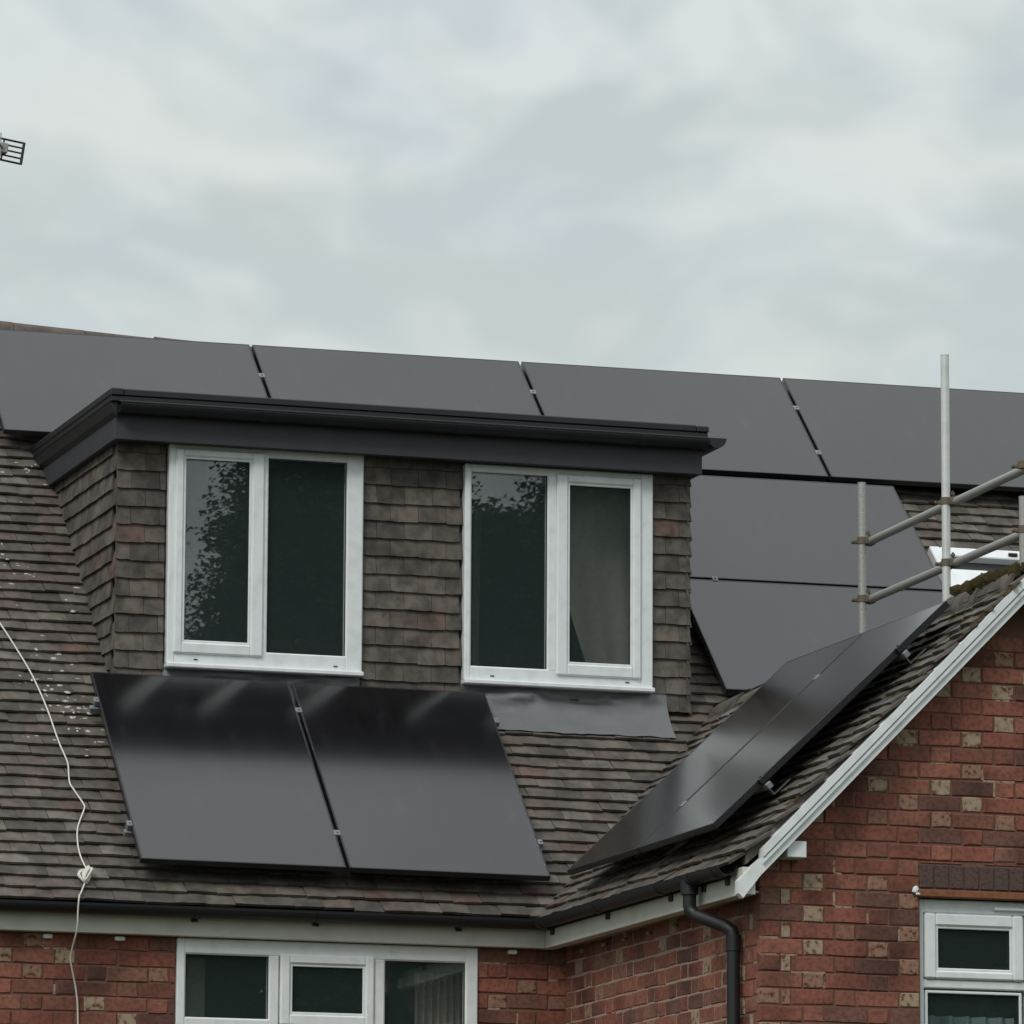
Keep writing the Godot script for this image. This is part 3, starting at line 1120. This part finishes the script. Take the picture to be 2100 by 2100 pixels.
func roof_y(z: float) -> float:   # height of the tiles at a depth
	return (TILE_H + 0.02 - NM.z * z) / NM.y


func gutter_profile(r: float, thick: float) -> PackedVector2Array:
	var p := PackedVector2Array()
	for i in 13:
		var a := PI + PI * i / 12.0
		p.append(Vector2(cos(a), sin(a)) * r)
	if thick >= r:
		return p
	for i in 13:
		var a := TAU - PI * i / 12.0
		p.append(Vector2(cos(a), sin(a)) * (r - thick))
	return p


func eaves() -> void:
	# main fascia and gutter
	var st := begin()
	box(st, Vector3(-3.2, -0.395, -0.075), Vector3(2.262, -0.245, 0.0), 0.003)
	part("fascia_board", st, m.old_white, house)
	st = begin()
	extrude(st, gutter_profile(0.056, 0.004), -3.2, 2.262, Transform3D(Basis(Vector3.BACK, Vector3.UP, Vector3.RIGHT), Vector3(0, -0.248, 0.062)))
	var gut := part("gutter", st, m.black, house)
	for x in [-0.9, 0.28, 0.95, 1.75]:
		st = begin()
		extrude(st, gutter_profile(0.061, 0.01), x, x + 0.035, Transform3D(Basis(Vector3.BACK, Vector3.UP, Vector3.RIGHT), Vector3(0, -0.248, 0.062)))
		box(st, Vector3(x, -0.32, 0.001), Vector3(x + 0.035, -0.25, 0.012), 0.002)
		part("gutter_bracket", st, m.black, gut)
	# wing fascia and gutter
	st = begin()
	box(st, Vector3(2.262, -0.397, -0.07), Vector3(2.33, -0.262, 3.125), 0.003)
	part("fascia_board", st, m.old_white, house)
	st = begin()
	extrude(st, gutter_profile(0.05, 0.004), 0.02, 3.06, Transform3D(Basis(), Vector3(2.207, -0.250, 0)))
	var wg := part("gutter", st, m.black, house)
	for z in [0.12, 1.05, 2.05, 2.55, 2.9]:
		st = begin()
		extrude(st, gutter_profile(0.055, 0.008), z, z + 0.05, Transform3D(Basis(), Vector3(2.207, -0.250, 0)))
		box(st, Vector3(2.25, -0.335, z), Vector3(2.2605, -0.262, z + 0.05), 0.002)
		part("gutter_bracket", st, m.black, wg)
	# downpipe with its swan neck
	var dp := Node3D.new()
	dp.name = "downpipe"
	house.add_child(dp)
	st = begin()
	tube(st, [Vector3(2.2, -0.30, 2.52), Vector3(2.2, -0.40, 2.52), Vector3(2.205, -0.425, 2.525), Vector3(2.225, -0.45, 2.545), Vector3(2.325, -0.515, 2.70), Vector3(2.35, -0.54, 2.725), Vector3(2.357, -0.575, 2.73), Vector3(2.357, -0.62, 2.73)], 0.034, 16)
	part("swan_neck", st, m.black, dp)
	st = begin()
	tube(st, [Vector3(2.357, -0.58, 2.73), Vector3(2.357, GROUND + 0.05, 2.73)], 0.033, 16)
	part("pipe", st, m.black, dp)
	st = begin()
	tube(st, [Vector3(2.357, -0.56, 2.73), Vector3(2.357, -0.64, 2.73)], 0.038, 16)
	tube(st, [Vector3(2.2, -0.27, 2.52), Vector3(2.2, -0.345, 2.52)], 0.045, 16)
	part("collar", st, m.black, dp)
	# underside of the eaves and the little vents and mortar lumps below the fascia
	st = begin()
	box(st, Vector3(-3.2, -0.372, -0.32), Vector3(2.40, -0.362, -0.076))
	box(st, Vector3(2.331, -0.372, -0.30), Vector3(2.62, -0.362, 2.98))
	part("soffit_board", st, m.old_white, house)
	for v in [[-0.51, 0.05], [-0.12, 0.055], [2.07, 0.05]]:
		st = begin()
		box(st, Vector3(v[0], -0.428, -0.085), Vector3(v[0] + v[1], -0.405, -0.045), 0.005)
		part("white_clip", st, m.white, house)
	st = begin()
	for z in [0.25, 0.62, 0.95, 1.35, 1.75, 2.3]:
		clump(st, Vector3(2.39, -0.425, z), Basis(), Vector3(0.016, 0.012, 0.018))
	part("mortar_lump", st, m.pale[0], house).set_meta("kind", "stuff")
	# bargeboards: a broad board with two raised fillets, down to a plain foot at the eaves
	var ax := on_wing(WRIDGE, 0, 0).x
	for side in [1.0, -1.0]:
		var flip := Transform3D(Basis(Vector3(side, 0, 0), Vector3.UP, Vector3.BACK), Vector3(0 if side > 0 else 2 * ax, 0, 0))
		st = begin()
		slanted(st, 2.355, ax, 0.022, -0.104, 3.10, 3.15, flip)
		slanted(st, 2.358, ax, 0.026, -0.022, 3.151, 3.170, flip)
		slanted(st, 2.358, ax, -0.034, -0.056, 3.151, 3.164, flip)
		part("bargeboard", st, m.white, house)
		st = begin()
		extrude(st, PackedVector2Array([Vector2(2.234, -0.333), Vector2(2.300, -0.262), Vector2(2.354, -0.215), Vector2(2.354, -0.298), Vector2(2.258, -0.418), Vector2(2.236, -0.395)]), 3.095, 3.146, flip)
		part("bargeboard_foot", st, m.white, house)


# A strip along the rake of the gable between two heights below its top line.
func slanted(st: SurfaceTool, x0: float, x1: float, top: float, low: float, d0: float, d1: float, t: Transform3D) -> void:
	var y := func(x: float) -> float: return -0.19 + (x - 2.358) * 1.0085
	extrude(st, PackedVector2Array([Vector2(x0, y.call(x0) + top), Vector2(x1, y.call(x1) + top), Vector2(x1, y.call(x1) + low), Vector2(x0, y.call(x0) + low)]), d0, d1, t)


func windows() -> void:
	# dormer windows, their frames a little proud of the tiles
	var z := -1.345
	for k in 2:
		var w := Node3D.new()
		w.name = "dormer_window" if k == 0 else "dormer_window_001"
		house.add_child(w)
		var st := begin()
		if k == 0:
			bars(st, 0.466, 1.258, 1.606, 2.522, [0.046, 0.09, 0.098, 0.062], z - 0.07, z, 0.007)
			box(st, Vector3(1.012, 1.33, z - 0.07), Vector3(1.045, 2.47, z - 0.001), 0.006)
			part("frame", st, m.white, w)
			light_of(w, [0.563, 1.395, 0.934, 2.427], z, [0.502, 1.318, 1.02, 2.484])
			light_of(w, [1.046, 1.348, 1.508, 2.46], z)
		else:
			bars(st, 2.209, 1.248, 3.346, 2.500, [0.038, 0.082, 0.075, 0.045], z - 0.07, z, 0.007)
			box(st, Vector3(2.709, 1.32, z - 0.07), Vector3(2.762, 2.46, z - 0.001), 0.006)
			part("frame", st, m.white, w)
			light_of(w, [2.249, 1.331, 2.707, 2.454], z)
			light_of(w, [2.838, 1.38, 3.208, 2.407], z, [2.758, 1.299, 3.271, 2.469])
		st = begin()
		var e := [0.462, 1.610, 1.262] if k == 0 else [2.205, 3.350, 1.252]
		box(st, Vector3(e[0], e[2] - 0.028, z - 0.09), Vector3(e[1], e[2], z + 0.03), 0.006)
		part("sill", st, m.white, w)
		for x in [0.15, 0.86]:
			st = begin()
			var cx := lerpf(e[0], e[1], x)
			box(st, Vector3(cx - 0.012, e[2] + 0.022, z - 0.004), Vector3(cx + 0.012, e[2] + 0.029, z + 0.003), 0.002)
			part("drain_cap", st, m.edge, w)
	# first-floor window in the front wall
	var fw := Node3D.new()
	fw.name = "front_window"
	house.add_child(fw)
	z = -0.055
	var st := begin()
	bars(st, 0.222, -1.62, 1.900, -0.400, [0.046, 0.09, 0.068, 0.082], z - 0.07, z, 0.006)
	box(st, Vector3(0.732, -1.53, z - 0.07), Vector3(0.785, -0.48, z - 0.001), 0.006)
	box(st, Vector3(1.318, -1.53, z - 0.07), Vector3(1.375, -0.48, z - 0.001), 0.006)
	box(st, Vector3(0.266, -0.872, z - 0.07), Vector3(0.733, -0.822, z - 0.002), 0.006)
	box(st, Vector3(0.784, -0.905, z - 0.07), Vector3(1.319, -0.855, z - 0.002), 0.006)
	part("frame", st, m.white, fw)
	light_of(fw, [0.27, -0.82, 0.73, -0.484], z)
	light_of(fw, [0.27, -1.528, 0.73, -0.874], z)
	light_of(fw, [0.858, -0.777, 1.251, -0.532], z, [0.79, -0.85, 1.314, -0.468])
	light_of(fw, [0.858, -1.46, 1.251, -0.98], z, [0.79, -1.528, 1.314, -0.91])
	light_of(fw, [1.377, -1.528, 1.83, -0.484], z)
	# gable window
	var gw := Node3D.new()
	gw.name = "gable_window"
	house.add_child(gw)
	z = 2.955
	st = begin()
	bars(st, 3.255, -1.64, 3.885, -0.368, [0.03, 0.09, 0.05, 0.068], z - 0.07, z, 0.006)
	box(st, Vector3(3.284, -0.812, z - 0.07), Vector3(3.84, -0.768, z - 0.002), 0.006)
	part("frame", st, m.white, gw)
	light_of(gw, [3.360, -0.711, 3.747, -0.513], z, [3.287, -0.766, 3.82, -0.438])
	light_of(gw, [3.307, -1.55, 3.80, -0.835], z)
	st = begin()
	box(st, Vector3(3.66, -0.415, z), Vector3(3.83, -0.397, z + 0.02), 0.004)
	part("trickle_vent", st, m.white, gw)
	# roof window beyond the wing's ridge
	var rw := Node3D.new()
	rw.name = "roof_window"
	rw.transform = Transform3D(MB, on_main(5.60, 2.82, TILE_H + 0.03))
	house.add_child(rw)
	st = begin()
	for b in [[0.0, 0.0, 0.07, 0.80], [0.71, 0.0, 0.78, 0.80], [0.07, 0.0, 0.71, 0.06], [0.07, 0.705, 0.71, 0.80]]:
		box(st, Vector3(b[0], b[1], 0.0), Vector3(b[2], b[3], 0.075), 0.006)
	part("frame", st, m.white, rw)
	st = begin()
	box(st, Vector3(0.066, 0.59, 0.0), Vector3(0.715, 0.708, 0.03))
	part("vent_flap", st, m.black, rw)
	st = begin()
	box(st, Vector3(0.06, 0.05, 0.01), Vector3(0.72, 0.585, 0.055))
	part("sash", st, m.white, rw)
	st = begin()
	box(st, Vector3(0.50, 0.725, 0.075), Vector3(0.56, 0.745, 0.095), 0.004)
	part("handle", st, m.black, rw)
	# things indoors
	var c := begin()
	var pull := func(v: float) -> Vector2: return Vector2(0.26 * pow(clampf(1.0 - v * 1.55, 0.0, 1.0), 1.1), 0)
	c = sheet(2.86, 3.36, 1.20, 2.46, -1.66, 3.0, 0.006, pull)
	tag(part("curtain", c, m.fabric), "dim curtain drawn aside at its foot inside the right dormer window", "curtain")
	c = sheet(2.50, 2.60, 1.2, 2.40, -2.3, 2.0, 0.02, func(_v): return Vector2.ZERO)
	tag(part("curtain", c, m.fabric), "narrow dim curtain deep behind the right dormer window's left pane", "curtain")
	c = sheet(1.62, 1.90, -1.6, -0.52, -0.32, 7.0, 0.022, func(_v): return Vector2.ZERO)
	tag(part("curtain", c, m.fabric), "pleated beige curtain at the right of the window under the white fascia", "curtain")
	c = sheet(0.20, 0.45, -1.6, -0.48, -0.34, 1.0, 0.006, func(_v): return Vector2.ZERO)
	tag(part("curtain", c, m.room), "flat grey-green blind at the left of the window under the white fascia", "curtain")
	c = sheet(3.28, 3.86, -1.6, -0.93, 2.72, 6.0, 0.03, func(_v): return Vector2.ZERO)
	tag(part("curtain", c, m.blue_fabric), "pale blue pleated curtain behind the lower pane of the gable window", "curtain")


func panels() -> void:
	# below the dormer
	var g := "black solar panels on the roof below the dormer"
	var b := MB * Basis(Vector3.BACK, -0.008)
	for i in 2:
		var cl := [Vector3(PW / 2 + 0.01, 0.31, 0), Vector3(PW / 2 + 0.01, 1.45, 0)] if i == 0 else []
		if i == 0:
			cl.append_array([Vector3(-PW / 2 - 0.012, 0.31, 2), Vector3(-PW / 2 - 0.012, 1.45, 2)])
		else:
			cl.append_array([Vector3(PW / 2 + 0.012, 0.31, 2), Vector3(PW / 2 + 0.012, 1.45, 2)])
		solar_panel(PW, PL, Transform3D(b, on_main(PW / 2 + i * (PW + 0.02) + 0.004, 0.012 - 0.009 * i * 1.15)), "upright black solar panel below the %s dormer window" % ["left", "middle of the dormer and right"][i] if i == 0 else "upright black solar panel below the dormer, beside the bare tiles on its right", g, cl)
	for k in [[0.31, "lower"], [1.45, "upper"]]:
		rail(on_main(-0.03, k[0], -0.036), on_main(2.32, k[0] - 0.018, -0.036), NM, TILE_H + 0.066, "%s aluminium rail under the two upright panels below the dormer" % k[1], "rails under the panels")
	# along the ridge
	g = "black solar panels in the row along the ridge"
	b = MB * Basis(Vector3.BACK, 0.0075)
	var names := ["leftmost black solar panel of the ridge row, behind the dormer's left end", "second black solar panel of the ridge row, above the dormer's left window", "third black solar panel of the ridge row, above the dormer's right end", "rightmost black solar panel of the ridge row, behind the tall scaffold tube"]
	for i in 4:
		var x := -0.1 + PL / 2 + i * (PL + 0.02)
		var cl := [Vector3(PL / 2 + 0.01, 0.27, 0), Vector3(PL / 2 + 0.01, 0.78, 0)] if i < 3 else []
		solar_panel(PL, PW, Transform3D(b, on_main(x, 4.197 + 0.0075 * (x + 0.1))), names[i], g, cl)
	for k in [[0.27, "lower"], [0.78, "upper"]]:
		rail(on_main(-0.14, 4.197 + k[0], -0.036), on_main(6.9, 4.25 + k[0], -0.036), NM, TILE_H + 0.066, "%s aluminium rail under the row of panels along the ridge" % k[1], "rails under the panels")
	# right of the dormer
	g = "black solar panels in the stack right of the dormer"
	b = MB * Basis(Vector3.BACK, 0.006)
	for i in 2:
		var cl := [Vector3(-PL / 2 + 0.24, PW + 0.01, 0), Vector3(PL / 2 - 0.3, PW + 0.01, 0)] if i == 0 else []
		solar_panel(PL, PW, Transform3D(b, on_main(3.802 + PL / 2 - 0.006 * i, 1.878 + i * (PW + 0.02))), ["lower black solar panel right of the dormer, its foot behind the wing's ridge", "upper black solar panel right of the dormer, behind the short scaffold tube"][i], g, cl)
	for k in [[0.3, "left"], [1.4, "right"]]:
		rail(on_main(3.802 + k[0], 1.86, -0.036), on_main(3.80 + k[0] - 0.01, 4.19, -0.036), NM, TILE_H + 0.066, "%s upright aluminium rail under the panels right of the dormer" % k[1], "rails under the panels")
	# on the wing
	g = "black solar panels on the wing's slope"
	var a := 0.75573
	var wb := Basis(Vector3.BACK, Vector3(cos(a), sin(a), 0), Vector3(-sin(a), cos(a), 0)) * Basis(Vector3.BACK, 0.0058)
	var wp := Vector3(2.2315, -0.0193, 0.457)
	for i in 2:
		var cl := [Vector3(PW / 2 + 0.01, 0.35, 0), Vector3(PW / 2 + 0.01, 1.37, 0)] if i == 0 else [Vector3(PW / 2 + 0.012, 0.35, 1), Vector3(PW / 2 + 0.012, 1.37, 1)]
		solar_panel(PW, 1.74, Transform3D(wb, wp + wb.x * (PW / 2 + i * (PW + 0.02))), ["farther black solar panel on the wing's slope, beside the valley", "nearer black solar panel on the wing's slope, beside the white bargeboard"][i], g, cl)
	for k in [[0.35, "lower"], [1.37, "upper"]]:
		rail(wp + wb * Vector3(-0.02, k[0], -0.036), wp + wb * Vector3(2.33, k[0], -0.036), wb.z, -0.085, "%s aluminium rail under the two panels on the wing" % k[1], "rails under the panels")


func scaffold() -> void:
	var x := 4.6
	var sc := thing("scaffold", "galvanised scaffold guard rail of tubes standing beyond the wing's ridge", "scaffold", "", Transform3D(Basis(), Vector3(x, 0.15, 0)))
	var lift := Vector3(0, -0.15, 0)
	var ups := [[0.045, 3.024, 0.0], [-1.255, 2.507, 0.0], [1.16, 2.035, 0.0]]
	for u in ups:
		var st := begin()
		var foot: float = maxf(0.56, roof_y(u[0]) + 0.03)
		tube(st, [Vector3(0, foot, u[0]) + lift, Vector3(0, u[1], u[0]) + lift], 0.0242, 20)
		# a hollow-looking rim
		tube(st, [Vector3(0, u[1] - 0.004, u[0]) + lift, Vector3(0, u[1] + 0.001, u[0]) + lift], 0.0247, 20, false)
		part("upright_tube", st, m.zinc if u[0] == 0.045 else m.old_zinc, sc)
		st = begin()
		box(st, Vector3(-0.075, foot - 0.02, u[0] - 0.075) + lift, Vector3(0.075, foot, u[0] + 0.075) + lift, 0.003)
		part("base_plate", st, m.coupler, sc)
	for y in [[2.165, 2.21], [1.823, 1.855]]:
		var st := begin()
		var off := 0.052
		tube(st, [Vector3(off, y[0] - 0.001, -1.29) + lift, Vector3(off, y[1] + 0.008, 1.75) + lift], 0.0242, 20)
		part("guard_tube", st, m.old_zinc, sc)
		for u in ups:
			st = begin()
			var yy: float = lerpf(y[0], y[1], (u[0] + 1.255) / 2.4)
			var c := Vector3(0, yy, u[0]) + lift
			tube(st, [c + Vector3(0, -0.02, 0), c + Vector3(0, 0.02, 0)], 0.029, 14)
			tube(st, [c + Vector3(off, 0, -0.012), c + Vector3(off, 0, 0.028)], 0.030, 14)
			box(st, c + Vector3(0.012, -0.022, -0.02), c + Vector3(0.04, 0.022, 0.03), 0.004)
			# hinged flap and bolt standing out beyond the post
			box(st, c + Vector3(-0.02, -0.012, -0.066), c + Vector3(0.012, 0.012, -0.02), 0.004)
			tube(st, [c + Vector3(-0.005, 0.0, -0.03), c + Vector3(-0.022, 0.004, -0.10)], 0.0065, 8)
			tube(st, [c + Vector3(-0.019, 0.003, -0.08), c + Vector3(-0.0225, 0.004, -0.094)], 0.012, 6)
			tube(st, [c + Vector3(off - 0.01, 0.02, 0.012), c + Vector3(off - 0.02, 0.058, 0.016)], 0.0065, 8)
			tube(st, [c + Vector3(off - 0.016, 0.036, 0.014), c + Vector3(off - 0.019, 0.05, 0.015)], 0.012, 6)
			part("coupler", st, m.coupler, sc)


func cable() -> void:
	var c := thing("cable", "thin white cable trailing down the tiles left of the lower panels", "cable", "", Transform3D(Basis(), on_main(-0.3, -0.1, -0.12)))
	var inv := c.transform.affine_inverse()
	# along the tiles: x and distance up the slope
	var run := [[-0.432, 2.542], [-0.385, 2.346], [-0.328, 2.122], [-0.279, 1.854], [-0.242, 1.553], [-0.228, 1.23], [-0.212, 1.108], [-0.21, 1.01], [-0.225, 0.862], [-0.213, 0.776], [-0.179, 0.658], [-0.189, 0.6], [-0.245, 0.453], [-0.272, 0.309], [-0.274, 0.191], [-0.262, 0.066]]
	var pts := []
	for i in run.size():
		pts.append(inv * on_main(run[i][0] , run[i][1], TILE_H + 0.042 + 0.006 * (i % 2)))
	var st := begin()
	tube(st, rounded(pts), 0.0046, 8)
	part("wire", st, m.wire, c)
	# the knot of cable ties and slack
	st = begin()
	var k := on_main(-0.281, -0.005, TILE_H + 0.055)
	for i in 5:
		var loop := []
		for j in 13:
			var a := TAU * j / 12.0
			loop.append(inv * (k + MB * Vector3(0.026 * cos(a) * (1.0 + 0.2 * sin(i * 2.1)) + 0.006 * (i - 2), 0.055 * sin(a + 0.3 * i), 0.006 * i + 0.01 * sin(a * 2.0 + i))))
		tube(st, loop, 0.006, 6, false)
	clump(st, inv * (k - NM * 0.01), MB, Vector3(0.022, 0.045, 0.022))
	clump(st, inv * on_main(-0.25, 0.085, TILE_H + 0.042), MB, Vector3(0.012, 0.02, 0.014))
	part("knot", st, m.wire, c)
	# over the gutter and down the wall
	st = begin()
	pts = []
	for p in [on_main(-0.285, -0.04, TILE_H + 0.055), on_main(-0.33, -0.15, TILE_H + 0.05), Vector3(-0.362, -0.218, 0.128), Vector3(-0.368, -0.30, 0.128), Vector3(-0.367, -0.355, 0.122), Vector3(-0.368, -0.409, 0.10), Vector3(-0.372, -0.487, 0.03), Vector3(-0.373, -0.54, 0.0), Vector3(-0.358, -0.594, -0.02), Vector3(-0.341, -0.648, -0.04), Vector3(-0.328, -0.702, -0.05), Vector3(-0.317, -0.772, -0.058), Vector3(-0.31, -0.95, -0.06)]:
		pts.append(inv * p)
	tube(st, rounded(pts), 0.0046, 8)
	part("wire", st, m.wire, c)


func rounded(p: Array) -> Array:
	var out := []
	for i in p.size() - 1:
		var a: Vector3 = p[maxi(i - 1, 0)]
		var d: Vector3 = p[mini(i + 2, p.size() - 1)]
		for k in 5:
			out.append(p[i].cubic_interpolate(p[i + 1], a, d, k / 5.0))
	out.append(p[p.size() - 1])
	return out


func aerial() -> void:
	# its mast stands on the ridge, left of the frame
	var foot := Vector3(-0.03, 3.66, -4.06)
	var a := thing("television_aerial", "small dark grid aerial against the sky at the left edge", "aerial", "", Transform3D(Basis(), foot))
	var st := begin()
	tube(st, [Vector3(0, -0.12, 0), Vector3(0, 1.13, 0)], 0.014, 10)
	part("mast", st, m.old_zinc, a)
	st = begin()
	box(st, Vector3(-0.05, -0.1, -0.05), Vector3(0.05, 0.03, 0.05), 0.004)
	part("bracket", st, m.coupler, a)
	var t := Transform3D(Basis(Vector3.BACK, -0.14), Vector3(0.092, 1.10, 0.06))
	st = begin()
	for i in 5:
		var y := lerpf(-0.066, 0.066, i / 4.0)
		tube(st, [t * Vector3(-0.25, y, 0), t * Vector3(0.125, y, 0)], 0.0068 if i in [0, 4] else 0.0058, 8)
	for x in [-0.25, 0.125]:
		tube(st, [t * Vector3(x, -0.07, 0), t * Vector3(x, 0.07, 0)], 0.009, 8)
	tube(st, [t * Vector3(-0.0, -0.066, 0.0), t * Vector3(-0.0, 0.066, 0.0)], 0.006, 8)
	part("reflector", st, m.black, a)
	st = begin()
	box(st, Vector3(-0.03, -0.03, 0.0), Vector3(0.025, 0.035, 0.045), 0.006, t)
	tube(st, [Vector3(0.0, 1.09, 0.0), t * Vector3(-0.0, 0.0, 0.02)], 0.01, 8)
	part("dipole_box", st, m.old_zinc, a)
	st = begin()
	tube(st, [t * Vector3(-0.01, 0, 0.04), t * Vector3(-0.25, 0.02, 0.45)], 0.008, 8)
	for i in 6:
		var p := t * Vector3(-0.01, 0, 0.04).lerp(Vector3(-0.25, 0.02, 0.45), (i + 0.5) / 6.0)
		tube(st, [p + Vector3(0, -0.08, 0), p + Vector3(0, 0.08, 0)], 0.004, 6)
	part("boom", st, m.old_zinc, a)


# Conifers across the lawn behind the camera, which the windows mirror.
func trees() -> void:
	var leaf := begin()
	for i in 3:
		var a := TAU * i / 3.0
		var d := Vector3(cos(a), 0.25, sin(a))
		var w := Vector3(-sin(a), 0.1, cos(a)) * 0.3
		tri_flat(leaf, Vector3.ZERO, d * 0.8 + w, d * 0.8 - w, Vector3.UP)
	var leaf_mesh := leaf.commit()
	var spots := [[11.8, 14.5, 2.6], [12.9, 15.0, 1.9], [14.35, 13.7, 1.7], [15.75, 14.8, 1.9], [17.6, 14.4, 1.8], [19.6, 14.8, 1.9], [21.6, 14.0, 2.0], [9.7, 10.6, 1.5]]
	var words := ["first", "second", "third", "fourth", "fifth", "sixth", "seventh", "low end"]
	for i in spots.size():
		var s: Array = spots[i]
		var t := thing("conifer_tree", "dark conifer behind the viewer, mirrored in the windows, %s of its row" % words[i], "tree", "conifers mirrored in the windows", Transform3D(Basis(), Vector3(s[0], GROUND, 36.0 + 0.5 * (i % 2))))
		var st := begin()
		tube(st, [Vector3.ZERO, Vector3(0.05, s[1] * 0.4, 0), Vector3(0, s[1] * 0.97, 0)], 0.16, 8)
		for k in 24:
			var y: float = s[1] * (0.12 + 0.8 * k / 24.0)
			var a := k * 2.4
			tube(st, [Vector3(0, y, 0), Vector3(cos(a), 0.5, sin(a)) * s[2] * (1.0 - 0.7 * k / 24.0) + Vector3(0, y, 0)], 0.025, 5)
		part("trunk", st, m.bark, t)
		var where := []
		# sprays of foliage along drooping limbs
		for k in 420:
			var v := pow((k + rng.randf()) / 420.0, 0.9)
			var a := rng.randf() * TAU
			var reach: float = s[2] * (0.14 + 0.9 * pow(1.0 - v, 0.4)) * rng.randf_range(0.75, 1.15)
			var y: float = s[1] * (0.03 + 0.95 * v)
			for n in 130:
				var f := sqrt(rng.randf())
				var p := Vector3(cos(a), 0, sin(a)) * reach * f + Vector3(0, y + 0.35 * f * f * reach * 0.6, 0)
				p += Vector3(rng.randfn(0, 0.12), rng.randfn(0, 0.12), rng.randfn(0, 0.12)) * (0.6 + f)
				where.append(Transform3D(Basis.from_euler(Vector3(rng.randf_range(-0.9, 0.9), rng.randf() * TAU, rng.randf_range(-0.9, 0.9))).scaled(Vector3.ONE * lerpf(0.30, 0.07, f) * rng.randf_range(0.8, 1.3)), p))
		stuff("crown", leaf_mesh, m.needle, where, t)
